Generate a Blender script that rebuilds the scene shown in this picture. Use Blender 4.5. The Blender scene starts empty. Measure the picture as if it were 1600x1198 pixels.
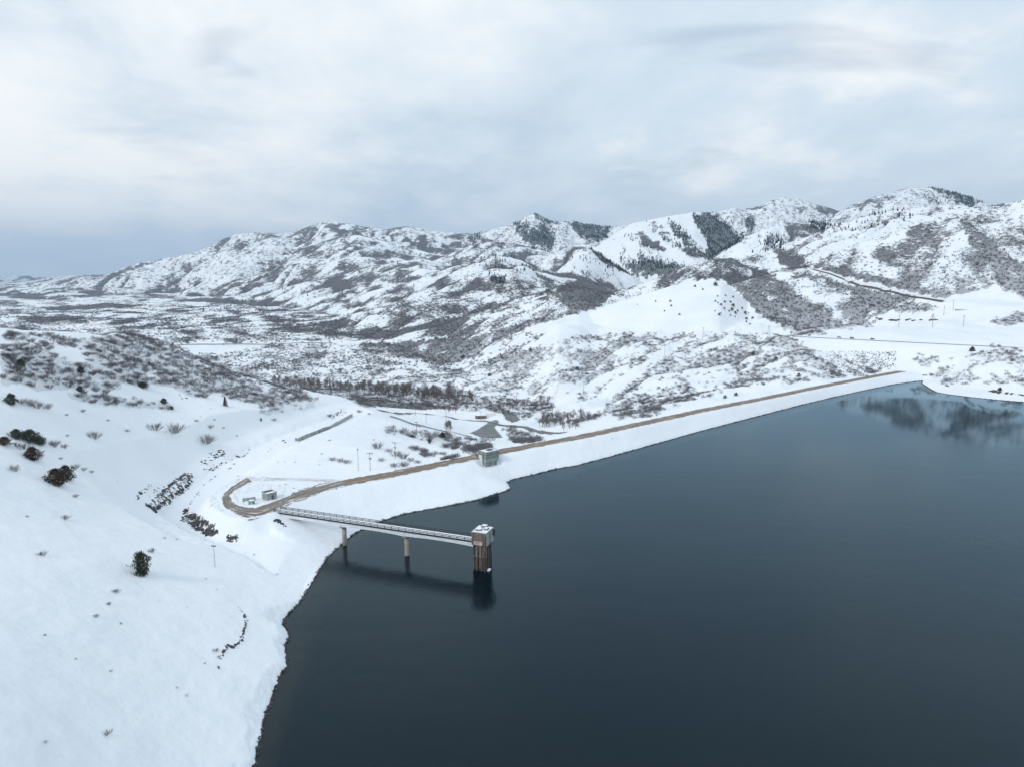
import bpy, bmesh, math, random
import numpy as np
from mathutils import Vector, Matrix
random.seed(7); RS = np.random.RandomState(11)
R = math.radians
SC = bpy.context.scene
COL = SC.collection
# ------------------------------------------------------------------ camera
F = 1067.0; PITCH = R(8.7); HC = 100.0          # focal length in photo pixels, pitch, height above the lake
cd = bpy.data.cameras.new('camera'); cam = bpy.data.objects.new('camera', cd); COL.objects.link(cam)
cd.sensor_width = 36.0; cd.lens = 36.0 * F / 1600.0
cd.clip_start = 0.5; cd.clip_end = 60000
cam.location = (0, 0, HC); cam.rotation_euler = (R(90) - PITCH, 0, 0)
SC.camera = cam
SC.view_settings.view_transform = 'Standard'; SC.view_settings.look = 'None'
SC.view_settings.exposure = 0.0; SC.view_settings.gamma = 1.0
SC.view_settings.use_curve_mapping = False
# ------------------------------------------------------------------ sky
SUN_EL = R(36); SUN_AZ = R(-132)                 # veiled sun, behind the viewpoint to the left
W = bpy.data.worlds.new('World'); SC.world = W; W.use_nodes = True
def world():
    nt = W.node_tree; N = nt.nodes; L = nt.links; N.clear()
    def nn(t, **k):
        n = N.new(t)
        for a, b in k.items(): setattr(n, a, b)
        return n
    def math_(op, a, b=None, clamp=False):
        n = nn('ShaderNodeMath', operation=op, use_clamp=clamp)
        for i, v in enumerate((a, b)):
            if v is None: continue
            if isinstance(v, (int, float)): n.inputs[i].default_value = v
            else: L.new(v, n.inputs[i])
        return n.outputs[0]
    def mix(f, a, b):
        n = nn('ShaderNodeMix', data_type='RGBA')
        for i, v in ((0, f), (6, a), (7, b)):
            if isinstance(v, (int, float)): n.inputs[i].default_value = v
            elif isinstance(v, tuple): n.inputs[i].default_value = v + (1,)
            else: L.new(v, n.inputs[i])
        return n.outputs[2]
    def ramp(v, lo, hi):
        n = nn('ShaderNodeMapRange', interpolation_type='SMOOTHSTEP'); L.new(v, n.inputs[0])
        n.inputs[1].default_value = lo; n.inputs[2].default_value = hi
        return n.outputs[0]
    out = nn('ShaderNodeOutputWorld'); bg = nn('ShaderNodeBackground'); bg.inputs[1].default_value = 0.1
    sky = nn('ShaderNodeTexSky', sky_type='NISHITA', sun_disc=False)
    sky.sun_elevation = SUN_EL; sky.sun_rotation = SUN_AZ
    tc = nn('ShaderNodeTexCoord'); sep = nn('ShaderNodeSeparateXYZ'); L.new(tc.outputs['Generated'], sep.inputs[0])
    z = math_('ABSOLUTE', sep.outputs[2])
    zz = math_('ADD', z, 0.22)
    cx = math_('DIVIDE', sep.outputs[0], zz); cy = math_('DIVIDE', sep.outputs[1], zz)
    comb = nn('ShaderNodeCombineXYZ'); L.new(cx, comb.inputs[0]); L.new(cy, comb.inputs[1])
    def noise(scale, sx, sy, off, det=6, rough=0.5, dist=0.3):
        mp = nn('ShaderNodeMapping'); L.new(comb.outputs[0], mp.inputs[0])
        mp.inputs['Scale'].default_value = (sx, sy, 1); mp.inputs['Location'].default_value = off
        n = nn('ShaderNodeTexNoise'); n.inputs['Scale'].default_value = scale; n.inputs['Detail'].default_value = det
        n.inputs['Roughness'].default_value = rough; n.inputs['Distortion'].default_value = dist
        L.new(mp.outputs[0], n.inputs['Vector']); return n.outputs[0]
    n1 = noise(0.62, 0.9, 0.8, (3.1, 7.4, 0), 5, 0.5, 0.1); n2 = noise(1.9, 1.0, 0.75, (1.7, 2.2, 4), 7, 0.55, 0.15)
    s = math_('ADD', math_('MULTIPLY', n1, 0.52), math_('MULTIPLY', n2, 0.48))
    # clouds: grey-blue bases, pale bodies, bright thin parts
    c = mix(ramp(s, 0.36, 0.53), (5.9, 7.2, 8.5), (7.4, 8.55, 9.55))
    c = mix(ramp(s, 0.50, 0.62), c, (10.2, 10.55, 10.7))
    # thin bright part of the cloud deck, upper left
    sd = nn('ShaderNodeVectorMath', operation='DOT_PRODUCT'); L.new(tc.outputs['Generated'], sd.inputs[0])
    sd.inputs[1].default_value = (-.66, .64, .39)
    c = mix(math_('MULTIPLY', math_('MULTIPLY', ramp(sd.outputs['Value'], 0.55, 1.0), ramp(s, 0.36, 0.60)), 1.0), c, (10.6, 10.8, 10.8))
    # overcast is brightest overhead
    c = mix(math_('MULTIPLY', ramp(z, 0.62, 0.98), 0.8), c, (7.4, 9.1, 11.0))
    # low bank of thicker cloud near the horizon, heavier in the north-west
    hz = math_('SUBTRACT', 1.0, ramp(z, 0.0, 0.13))
    lf = ramp(math_('MULTIPLY', sep.outputs[0], -1.0), -0.15, 0.55)
    c = mix(math_('MULTIPLY', hz, math_('ADD', math_('MULTIPLY', lf, 0.55), 0.18)), c, (5.8, 7.05, 8.7))
    # a few blue gaps
    n3 = noise(1.1, 0.8, 1.6, (9.3, 4.2, 2), 4, 0.5, 0.4)
    c = mix(math_('MULTIPLY', ramp(n3, 0.58, 0.70), 0.35), c, sky.outputs[0])
    L.new(c, bg.inputs[0]); L.new(bg.outputs[0], out.inputs[0])
world()
sl = bpy.data.lights.new('sun', 'SUN'); sun = bpy.data.objects.new('sun', sl); COL.objects.link(sun)
sl.energy = 1.4; sl.angle = R(12); sl.color = (1.0, 0.975, 0.94)
sun.location = (-300, 100, 600)
sun.rotation_euler = Vector((-math.sin(SUN_AZ) * math.cos(SUN_EL), -math.cos(SUN_AZ) * math.cos(SUN_EL), -math.sin(SUN_EL))).to_track_quat('-Z', 'Y').to_euler()

# ------------------------------------------------------------------ survey helpers: a sight line to a point of the place
CP, SP = math.cos(PITCH), math.sin(PITCH)
def ray(px, py):
    a = (px - 800) / F; b = -(py - 599) / F
    return a, CP + b * SP, -SP + b * CP
def atz(px, py, z):
    d = ray(px, py); t = (z - HC) / d[2]; return Vector((d[0] * t, d[1] * t, z))
def atY(px, py, Y):
    d = ray(px, py); t = Y / d[1]; return Vector((d[0] * t, Y, HC + d[2] * t))
def proj(x, y, z):
    z = z - HC; f = y * CP - z * SP; u = y * SP + z * CP
    return 800 + F * x / f, 599 - F * u / f

# ------------------------------------------------------------------ noise
def _h(ix, iy, seed):
    h = (ix.astype(np.int64) * 374761393 + iy.astype(np.int64) * 668265263 + seed * 1442695041) & 0xffffffff
    h = ((h ^ (h >> 13)) * 1274126177) & 0xffffffff
    return (h ^ (h >> 16)) & 0xffff
def pn(x, y, seed=0):
    x = np.asarray(x, float); y = np.asarray(y, float)
    ix = np.floor(x); iy = np.floor(y); fx = x - ix; fy = y - iy
    def g(a, b):
        t = _h(ix + a, iy + b, seed) * (2 * math.pi / 65536)
        return np.cos(t) * (fx - a) + np.sin(t) * (fy - b)
    u = fx * fx * fx * (fx * (fx * 6 - 15) + 10); v = fy * fy * fy * (fy * (fy * 6 - 15) + 10)
    n0 = g(0, 0) * (1 - u) + g(1, 0) * u; n1 = g(0, 1) * (1 - u) + g(1, 1) * u
    return (n0 * (1 - v) + n1 * v) * 1.5
def fbm(x, y, oct=4, seed=0, gain=0.5):
    s = 0; a = 1; t = 0
    for i in range(oct):
        s = s + a * pn(x * 2 ** i, y * 2 ** i, seed + i * 17); t += a; a *= gain
    return s / t
def sst(a, b, x):
    t = np.clip((x - a) / (b - a), 0, 1); return t * t * (3 - 2 * t)

# ------------------------------------------------------------------ surveyed lines
ZC = 10.0                                          # dam crest, loop road and bridge deck
LAKE_PX = [(360,1290),(385,1215),(398,1190),(400,1170),(407,1150),(412,1120),(421,1098),(425,1085),(432,1068),(439,1052),(447,1040),
 (446,1022),(444,1008),(451,996),(448,985),(441,976),(444,966),(456,953),(466,943),(474,932),(482,918),(492,903),(497,893),(503,883),(511,871),
 (522,861),(536,848),(553,834),(571,824),(600,812),(630,803),(660,797),(700,790),(725,785),(745,781),(772,772),(790,767),(798,763),
 (795,757),(791,754),(800,749),(830,742),(870,732),(900,727),(950,714),(1000,700),(1050,686),(1100,672),(1150,659),(1200,646),
 (1250,633),(1300,621),(1350,610),(1400,600),(1430,596),(1442,595),(1440,599),(1452,607),(1463,613),(1480,616),(1520,621),(1560,625),
 (1600,628),(1660,632),(1760,644),(1900,670)]
lake = [atz(x, y, 0) for x, y in LAKE_PX]
LAKE = np.array([(p.x, p.y) for p in lake] + [(900, 420), (1400, -600), (-300, -900), (-75, -40), (-52, 60)])
def seg_d(X, Y, P, closed=True):
    """distance to a polyline and the winding parity"""
    n = len(P); d = np.full(X.shape, 1e18); inside = np.zeros(X.shape, bool)
    for i in range(n if closed else n - 1):
        x0, y0 = P[i]; x1, y1 = P[(i + 1) % n]
        dx, dy = x1 - x0, y1 - y0
        t = np.clip(((X - x0) * dx + (Y - y0) * dy) / (dx * dx + dy * dy + 1e-9), 0, 1)
        d = np.minimum(d, (X - x0 - t * dx) ** 2 + (Y - y0 - t * dy) ** 2)
        if closed:
            c = ((y0 > Y) != (y1 > Y)) & (X < dx * (Y - y0) / (dy if dy else 1e-9) + x0)
            inside ^= c
    return np.sqrt(d), inside
# dam crest: far and near edges of the brown road
CREST_F = [(540,749),(619,735),(680,722),(741,709.5),(778,702),(840,690),(900,679.5),(1000,659),(1100,638.5),(1194,620.5),(1300,599),(1360,587.5),(1409,579)]
CREST_N = [(540,758.5),(619,743.5),(680,731),(741,718),(778,710),(840,698.5),(900,687.5),(1000,665),(1100,642.5),(1194,624),(1300,602),(1360,590.5),(1409,581)]
def crz(x): return float(np.interp(x, [800, 900, 1000, 1100, 1200, 1300, 1409], [10, 9.5, 8.9, 8.3, 7.8, 7.3, 7.0]))     # the crest dips slightly towards the far end
cf = [atz(x, y, crz(x)) for x, y in CREST_F]; cn = [atz(x, y, crz(x)) for x, y in CREST_N]
a0 = (cf[0] + cn[0]) / 2; a1 = (cf[-1] + cn[-1]) / 2; CZ = np.array([p.z for p in cf])
DAMD = (a1 - a0); DAMD.z = 0; DAMD.normalize(); DAMN = Vector((DAMD.y, -DAMD.x, 0)); DAML = (a1 - a0).length    # DAMN points to the lake
CC = np.array([((p.x + q.x) / 2, (p.y + q.y) / 2) for p, q in zip(cf, cn)])
# loop road, outer and inner edge
LOOP_O = [(520,763),(500.6,769.4),(481,776),(461,782.5),(441.5,790),(426,799),(414,805),(401,809),(388,812),(376,808),(363,799.5),(352,793),(347,787),(345.7,778.5),(349,771),(355,766),(361,760),(368,755.5),(377,750),(386,745)]
LOOP_I = [(500,757),(480,762),(462,768),(452,773),(441,777.5),(428,782.5),(416,787),(403.5,790),(394,791.5),(385,791.7),(373,789),(366,784),(361.5,779),(359.5,775.5),(361,772),(364,769),(369,765),(376,761),(384,757),(394,752)]
lo = [atz(x, y, ZC) for x, y in LOOP_O]; li = [atz(x, y, ZC) for x, y in LOOP_I]
LC = np.array([((p.x + q.x) / 2, (p.y + q.y) / 2) for p, q in zip(lo, li)])
YARD = atz(405, 775, ZC)

# control points of the near ground: photo position and estimated height above the lake
CTRL = [ (0,1198,24),(100,1198,17),(200,1198,11.5),(300,1198,6),(370,1198,1.6),(0,1290,22),(150,1290,12),(300,1290,4),
 (0,1100,26),(120,1100,19),(250,1100,12),(350,1100,5.5),(400,1100,2),
 (0,1000,28.5),(120,1000,22),(230,1000,15.5),(320,1000,10),(372,1000,6.4),(400,1000,3.6),
 (0,920,30),(120,920,24),(230,920,17.5),(320,920,12),(380,930,7.4),(420,930,4.2),(455,930,1.4),
 (0,860,32),(120,860,26),(220,860,19.5),(290,850,14),(340,860,10),(400,870,5.4),(460,890,1.6),
 (0,800,34.5),(80,800,29.5),(160,800,22),(235,800,14.5),(290,822,12.2),(350,846,8.5),(420,850,4.6),(470,860,2.2),(520,845,1.2),
 (0,750,38),(80,750,32),(150,750,24.5),(205,755,17),
 (0,700,43),(80,700,36),(160,700,28),(240,705,19),(300,700,14.5),
 (0,650,48.5),(80,650,43),(170,650,35),(260,655,26),(340,665,18),(410,672,13),(450,672,11),
 (0,600,56),(80,600,52),(170,605,44),(260,615,34),(350,630,24),(430,640,15),(500,645,11),
 (0,550,66),(80,550,62),(160,555,55),(240,570,45),(320,590,33),(400,612,20),(470,628,13.5),
 (0,509,73),(100,513,69),(160,518,65),(215,524,58),(265,537,49),(300,555,41),(340,574,31),(380,588,24),(420,599,18),(470,614,13.5),(500,624,11.5),(540,634,10),
 # spillway bench, snow apron and yard
 (520,662,9.6),(560,660,9),(600,665,7),(640,680,4),(480,700,10),(540,700,9.6),(600,700,7.5),(420,720,10.5),(480,735,10),(540,735,9.6),
 (370,700,9.0),(420,690,9.0),(340,730,8.8),(330,760,9),(320,785,9.2),(345,810,9.3),(380,822,9.0),(430,812,8.3),
 (400,770,10),(430,770,10),(455,755,10),(500,750,10),
 # lake-side slopes
 (450,830,5.4),(500,820,4.6),(560,800,4.0),(620,790,2.4),(480,790,8.2),(540,785,5.6),(600,775,4.4),(700,760,3.6),(660,750,7),
 # valley behind the dam
 (640,715,6),(690,705,2),(660,690,-2),(720,695,-6),(700,680,-11),(620,650,0),(650,660,-10),(680,668,-18),(760,690,-18),(800,680,-22),(840,676,-24),(740,672,-27),
 (560,634,2),(600,640,-8),(570,625,-32),(620,630,-35),(700,652,-32),(780,662,-31),(640,620,-36),(560,612,-37),(480,600,-38),(700,635,-35),(800,645,-33),(880,660,-30),(880,635,-33),
 (430,590,-38),(760,622,-34),(860,615,-32),(940,655,-26),(950,630,-26),
]
CTRY = [ # photo position and depth
 (1000,645,520),(1000,630,600),(1000,605,690),(1000,570,800),(1000,540,930),(1000,517,1050),
 (900,650,560),(900,620,690),(900,590,830),(900,560,930),(900,535,1020),(900,516,1100),
 (1100,625,545),(1100,605,640),(1100,580,740),(1100,555,840),(1100,532,940),(1100,517,1040),
 (1200,605,590),(1200,580,680),(1200,555,745),(1200,530,820),(1195,524,900),
 (1240,540,735),(1265,553,705),(1290,567,680),(1310,582,655),(1322,592,640),(1270,580,665),(1250,595,620),
 (650,592,900),(720,582,930),(800,576,960),(740,556,1080),(800,549,1100),(650,602,870),(820,562,1010),(830,530,1120),
 (1240,526,815),(1300,529,800),(1360,532,775),(1420,535,755),(1500,539,730),(1600,544,700),(1700,549,670),
 (1320,550,764),(1350,560,750),(1350,570,736),(1380,577,722),(1400,550,750),(1410,565,728),(1440,556,735),
 (1425,578,705),(1445,560,722),(1455,585,675),(1300,512,880),(1400,514,865),(1500,514,850),(1600,514,830),(1700,512,820),
 (1300,503,930),(1400,500,930),(1500,498,920),(1600,495,900),(1250,518,900),
 (1480,598,645),(1500,580,655),(1530,562,655),(1560,548,650),(1480,610,625),(1530,605,615),(1600,615,585),(1560,590,625),(1600,590,610),(1600,560,635),(1700,570,610),(1700,620,560),
 (1450,600,650),
]
cx, cy, cz = [], [], []
for x, y, z in CTRL:
    p = atz(x, y, z); cx.append(p.x); cy.append(p.y); cz.append(z)
for x, y, z in CTRY: p = atY(x, y, z); cx.append(p.x); cy.append(p.y); cz.append(p.z)
for p in LC: cx.append(p[0]); cy.append(p[1]); cz.append(ZC)
for p in CC[::2]: cx.append(p[0]); cy.append(p[1]); cz.append(ZC) if False else cz.append(float(np.interp(p[1], CC[:, 1], CZ)))
for x, y, z in [(-500,-100,40),(-150,0,26),(-600,300,80),(-700,600,90),(-120,-100,22),(-70,20,6),(900,700,60),(1000,1000,80),(-300,900,-30),(-600,1100,-20),(0,1100,-10),(300,1250,30),(700,1250,60),(-400,700,10)]:
    cx.append(x); cy.append(y); cz.append(z)
cx = np.array(cx); cy = np.array(cy); cz = np.array(cz, float)
def _phi(r2): return np.where(r2 > 0, r2 * np.log(r2 + 1e-12), 0) * 0.5
def tps_fit(lam=60.0):
    n = len(cx); s = 100.0; X = cx / s; Y = cy / s
    K = _phi((X[:, None] - X) ** 2 + (Y[:, None] - Y) ** 2) + np.eye(n) * lam * 1e-3
    P = np.stack([np.ones(n), X, Y], 1); A = np.zeros((n + 3, n + 3)); A[:n, :n] = K; A[:n, n:] = P; A[n:, :n] = P.T
    return np.linalg.solve(A, np.concatenate([cz, [0, 0, 0]]))
TW = tps_fit()
def tps(X, Y):
    s = 100.0; out = TW[-3] + TW[-2] * X / s + TW[-1] * Y / s
    for i in range(len(cx)):
        out = out + TW[i] * _phi((X / s - cx[i] / s) ** 2 + (Y / s - cy[i] / s) ** 2)
    return out
# spillway cut
SPILL = [atz(x, y, 3.4) for x, y in [(470,885),(420,862),(380,850),(330,828),(285,800),(300,782),(335,752),(372,728),(415,703),(462,682),(512,662),(560,645)]]
SPILL = np.array([(p.x, p.y) for p in SPILL])
# rear edge of the near ground (ridge of the left hill, then valley floor, then the far shelf)
EDGE = [(-300,505,470),(0,508,None,74),(100,512,None,70),(160,517,None,66),(215,522,None,59),(265,535,None,50),(300,553,None,42),(340,572,None,32),(380,586,None,25),(420,597,None,19),(470,612,None,14.5)]

# far ridges: (px, py, depth) ; slopes ; gully direction ; brush level
RIDGES = [
 dict(p=[(-200,440,12500),(-100,436,12500),(0,431,12500),(40,430,12500),(60,433,12500),(95,430,12500),(140,433,12500),(175,428,12500),(240,411,12500),(262,403,12500),(292,401.5,12500),(330,404,12500),(420,430,12500)], sf=.25, sb=.3, b=.5, g=46),
 dict(p=[(-250,452,7500),(-60,450,7500),(0,446,7500),(40,440,7500),(70,436,7400),(100,431,7400),(130,430,7400),(165,429,7400),(215,424,7400),(260,425,7400),(330,430,7400)], sf=.12, sb=.3, b=.45, g=38),
 dict(p=[(-300,447,5000),(-100,452,5000),(0,450,5000),(30,446,5000),(60,441,5000),(90,437,5000),(120,433,5000),(150,431,5000),(175,427,5000),(200,430,5000)], sf=.16, sb=.2, b=.45, g=34),
 dict(p=[(-300,466,3900),(-100,459,3900),(-20,455,3900),(40,449,3900),(85,445,3900),(120,447,3900),(170,456,3900)], sf=.2, sb=.2, b=.5, g=26),
 dict(p=[(-250,462,5600),(0,462,5600),(40,452,5600),(75,446,5600),(110,447,5600),(160,452,5600),(240,458,5600)], sf=.1, sb=.2, b=.45, g=31),
 dict(p=[(130,447,4300),(150,440,4300),(175,426,4350),(195,418,4400),(215,411,4450),(250,405,4500),(290,398,4500),(330,385,4500),(352,372,4550),(372,365.5,4600),(405,364,4600),(440,365.5,4600),(460,362,4600),(480,355,4600),(500,348,4600),(520,346,4600),(540,348,4600),(562,353,4600),(600,359.5,4600),(622,354,4600),(643,353,4600),(665,358,4600),(700,362,4600),(730,363,4600),(790,380,4600)], sf=.33, sb=.3, b=.42, g=62),
 dict(p=[(660,385,5000),(700,372,5000),(740,365.5,5000),(765,359,5000),(790,352,5000),(812,344,5000),(826,337,5000),(835,333.5,5000),(846,339,5000),(858,345,5000),(872,347,5000),(888,344,5000),(910,348.5,5000),(935,353,5000),(960,355,5000),(985,350,5000),(1010,345,5000),(1050,345,5000),(1090,350,5000)], sf=.4, sb=.35, b=.15, g=93, gd=(.35,-1)),
 dict(p=[(1060,350,4900),(1095,335,4900),(1125,329,4900),(1145,323.5,4900),(1160,326,4900),(1185,321,4900),(1205,313,4900),(1225,307.5,4900),(1250,310,4900),(1275,317,4900),(1295,323,4900),(1312,328,4900),(1360,340,4900)], sf=.45, sb=.35, b=.1, g=93, gd=(-.3,-1)),
 dict(p=[(915,398,3900),(930,388,3900),(950,372,3900),(970,360,3900),(985,351,3900),(1010,345,3900),(1040,338,3900),(1065,334,3900),(1085,331.5,3900),(1105,334,3900),(1125,346,3850),(1150,362,3800),(1180,380,3700),(1230,410,3600)], sf=.42, sb=.4, b=.06, g=85, gd=(.9,-1), gs=1.6),
 dict(p=[(1240,370,4300),(1270,350,4300),(1298,338,4300),(1330,321,4300),(1355,312,4300),(1380,302.5,4300),(1402,296,4300),(1425,290,4300),(1440,290.5,4300),(1465,293,4300),(1490,299,4300),(1512,307,4300),(1535,317,4300),(1580,335,4300)], sf=.42, sb=.4, b=.15, g=77, gd=(-.6,-1)),
 dict(p=[(610,431,3700),(645,415,3700),(680,402,3700),(703,396,3700),(735,383,3700),(755,375,3700),(785,377,3700),(813,382,3700),(840,388,3700),(854,392,3700),(880,400,3700),(920,420,3600)], sf=.3, sb=.4, b=.45, g=54),
 dict(p=[(110,480,3900),(128,460,3900),(160,455,3900),(190,449,3900),(210,452,3900),(240,461,3800),(262,460,3800),(280,456,3800),(300,449,3750),(341,444,3700),(362,437,3700),(388,432,3700),(430,420,3700),(465,390,3900),(500,378,3900),(530,370,3900),(562,366,3900),(600,376,3900),(650,390,3800),(700,402,3700)], sf=.2, sb=.35, b=.42, g=54),
 dict(p=[(150,505,3000),(186,491,3000),(240,482,3000),(302,467,3000),(345,462,3000),(388,463,3000),(430,453,3000),(465,444,3000),(505,433,3000),(543,424,3000),(580,415,3000),(620,409,3000),(660,404,3000),(720,420,3000)], sf=.16, sb=.3, b=.5, g=38),
 dict(p=[(200,520,2300),(271,506,2400),(340,497,2400),(403,492,2400),(470,480,2400),(543,468,2400),(590,452,2450),(640,436,2500),(700,419,2500),(740,408,2500),(775,400,2500),(810,404,2500),(850,420,2500)], sf=.13, sb=.3, b=.55, g=31),
 dict(p=[(640,470,2900),(700,460,2900),(751,452,2900),(780,444,2900),(806,435,2900),(841,410,2900),(860,400,2900),(875,392,2900),(892,387,2900),(909,384.5,2900),(923,388,2900),(950,405,2900),(978,424,2900),(1010,445,2900)], sf=.3, sb=.45, b=.4, g=54),
 dict(p=[(180,530,1900),(232,525,1900),(300,517,1900),(349,512,1900),(430,505,1900),(504,499,1900),(562,487,1900),(620,474,1900),(690,458,1950),(751,452,2000),(800,446,2000),(850,440,2000),(900,446,2000),(960,470,2000)], sf=.1, sb=.25, b=.5, g=24),
 dict(p=[(1010,460,2706),(1060,432,2706),(1100,408,2706),(1130,389,2706),(1156,373,2706),(1175,366,2706),(1195,358,2706),(1230,349,2788),(1262,348,2788),(1300,352,2788),(1340,370,2706)], sf=.35, sb=.5, b=.22, g=54),
 dict(p=[(1080,420,2106),(1110,409,2106),(1150,404,2106),(1206,390,2106),(1235,378,2106),(1256,371,2106),(1280,361,2106),(1300,354,2106),(1335,342,2145),(1369,332,2184),(1400,325,2184),(1440,322,2184),(1480,321,2184),(1510,322,2184),(1560,330,2184)], sf=.33, sb=.45, b=.3, g=40),
 dict(p=[(560,540,1450),(620,522,1450),(690,508,1450),(740,490,1450),(790,472,1500),(840,458,1500),(872,446,1500),(905,447,1500),(940,456,1500),(980,462,1500)], sf=.12, sb=.3, b=.35, g=12),
 dict(p=[(1140,485,1400),(1190,450,1400),(1237,423,1400),(1262,410,1400),(1294,397,1400),(1320,388,1400),(1350,377,1400),(1390,364,1400),(1431,352,1400),(1470,339,1400),(1506,328,1400),(1550,320,1400),(1600,312,1400),(1700,303,1400),(1850,300,1400)], sf=.40, sb=.4, b=.33, g=18, gd=(-.8,-1)),
 dict(p=[(830,515,1677),(860,503,1677),(899,489,1677),(944,467,1677),(995,447,1677),(1036,430,1677),(1074,415,1677),(1115,403.5,1677),(1145,404,1677),(1178,422,1677),(1209,439,1677),(1250,472,1677),(1280,500,1677)], sf=.3, sb=.45, b=.38, g=16),
 dict(p=[(780,524,1200),(820,515,1200),(865,504,1200),(909,491,1200),(945,479,1200),(978,468,1200),(1012,457,1200),(1047,447,1200),(1085,441,1200),(1115,437.5,1200),(1128,438,1200),(1150,455,1200),(1172,476,1200),(1190,494,1200),(1212,514,1160),(1232,526,1120)], sf=.36, sb=.4, b=.0, g=4),
 dict(p=[(1100,520,1287),(1150,470,1326),(1185,445,1365),(1215,470,1326),(1250,500,1287),(1300,520,1248)], sf=.2, sb=.4, b=.8, g=12),
 dict(p=[(-300,505,2600),(-100,499,2600),(0,494,2600),(60,488,2600),(130,478,2600),(165,473,2600),(200,476,2600),(250,486,2600)], sf=.12, sb=.2, b=.45, g=27),
 dict(p=[(-300,480,3500),(-100,476,3500),(0,469,3500),(50,463,3500),(95,457,3500),(130,459,3500),(180,470,3500)], sf=.12, sb=.2, b=.4, g=31),
 dict(p=[(-300,515,2000),(-100,510,2000),(0,506,2000),(60,501,2000),(120,498,2000),(190,503,2000),(260,512,2000)], sf=.1, sb=.2, b=.5, g=21),
 dict(p=[(560,612,1150),(600,600,1150),(644,592,1150),(680,578,1150),(712,563,1150),(745,551,1150),(780,546,1150),(806,545,1150),(850,540,1150),(900,530,1200),(950,522,1200),(1000,520,1200)], sf=.14, sb=.25, b=.42, g=8),
 dict(p=[(250,565,1500),(300,556,1500),(350,551,1500),(400,548,1500),(470,543,1500),(543,537,1500),(600,533,1500),(660,528,1500),(720,522,1500),(780,518,1500),(840,520,1450)], sf=.1, sb=.15, b=.4, g=8),
 dict(p=[(1225,421,1326),(1265,418,1326),(1300,427,1287),(1330,438,1248),(1380,448,1170),(1430,460,1092),(1475,470,1014),(1530,474,975),(1600,478,936),(1700,480,936)], sf=.34, sb=.02, b=.4, g=8),
]
UMAX = 0.86
def ucol(px, py):
    d = ray(px, py); return d[0] / d[1]
# ------------------------------------------------------------------ terrain grid (columns: bearing x/y, rows: depth y)
uc = np.linspace(-UMAX, UMAX, 900)
eo = UMAX + np.geomspace(0.004, 1.6, 45)
UC = np.concatenate([-eo[::-1], uc, eo])
YR = np.concatenate([np.geomspace(22, 80, 20)[:-1], np.geomspace(80, 720, 500)[:-1], np.geomspace(720, 15000, 440)])
NU, NY = len(UC), len(YR)
U, Y = np.meshgrid(UC, YR); X = U * Y
base = np.interp(Y, [0, 700, 900, 1400, 2000, 3000, 6000, 15000], [-37, -37, -38, -30, -14, 4, 22, 40])
base = base + fbm(X / 300, Y / 300, 4, 5) * np.interp(Y, [0, 700, 1500, 2600, 6000], [0, 1.5, 9, 17, 36])
farZ = base.copy(); second = np.full(X.shape, -1e3); gully = np.full(X.shape, .5); bl = np.full(X.shape, .42); lid = np.full(X.shape, -1)
far = YR > 560
fi = np.where(far)[0][0]
Xf, Yf, Uf = X[fi:], Y[fi:], U[fi:]
wx = fbm(Xf / 400, Yf / 400, 2, 91) * 120; wy = fbm(Xf / 400, Yf / 400, 2, 92) * 120
Z1 = farZ[fi:].copy(); Z2 = second[fi:].copy(); G = gully[fi:].copy(); BL = bl[fi:].copy(); LI = lid[fi:].copy()
for k, r in enumerate(RIDGES):
    us = np.array([ucol(a, b) for a, b, c in r['p']]); ys = np.array([c for a, b, c in r['p']], float)
    zs = np.array([atY(a, b, c).z for a, b, c in r['p']])
    # resample smoothly along the ridge
    uu = np.linspace(us[0], us[-1], 400); zz = np.interp(uu, us, zs); ker = np.hanning(13); ker /= ker.sum()
    zz = np.convolve(np.pad(zz, 6, 'edge'), ker, 'valid')[:400]; yy = np.interp(uu, us, ys)
    rz = np.interp(Uf, uu, zz); ry = np.interp(Uf, uu, yy)
    out = np.maximum(us[0] - Uf, 0) + (0 if us[-1] > 0.85 else 1) * np.maximum(Uf - us[-1], 0)
    if us[0] < -.85: out = np.maximum(Uf - us[-1], 0)
    rz = rz - out * ry * 0.30 + fbm(Uf * ry / 60, Uf * 0 + k, 3, k) * ry * 0.0007
    meander = fbm(Uf * ry / 500, Uf * 0 + 3.3 * k, 2, k + 40) * ry * 0.03
    d = (ry + meander) - Yf
    gd = r.get('gd', (-1, -1)); gl = math.hypot(*gd); gd = (gd[0] / gl, gd[1] / gl)
    al = (Xf + wx) * gd[0] + (Yf + wy) * gd[1]; ac = (Xf + wx) * -gd[1] + (Yf + wy) * gd[0]
    Lg = (ry * 0.062 + 45) * r.get('gs', 1.0)
    n = 1 - np.abs(pn(ac / Lg, al / (Lg * 3.2), k * 7)) * 1.7
    n = n * .6 + .4 * (1 - np.abs(pn(ac / Lg * 2.3, al / Lg * .9, k * 7 + 3)) * 1.7)
    n = n * .88 + .12 * (1 - np.abs(pn(ac / Lg * 5.1, al / Lg * 2.0, k * 7 + 5)) * 1.7)
    g = np.clip(n, 0, 1) ** 1.35                 # 1 = gully line
    zf = rz - r['sf'] * np.maximum(d, 0) * (1 + 0.25 * sst(0, 1, d / 800.)) - r['sb'] * np.maximum(-d, 0) - r['g'] * (g - .35) * sst(0, 1, np.abs(d) / (ry * .05))
    zf = zf + (1 - 2.2 * np.abs(fbm(Xf / 190, Yf / 190, 3, k + 60))) * r['g'] * .20 * sst(0, 1, np.abs(d) / (ry * .03))
    up = zf > Z1
    Z2 = np.where(up, Z1, np.maximum(Z2, zf)); Z1 = np.where(up, zf, Z1)
    G = np.where(up, g, G); BL = np.where(up, r['b'], BL); LI = np.where(up, k, LI)
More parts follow.
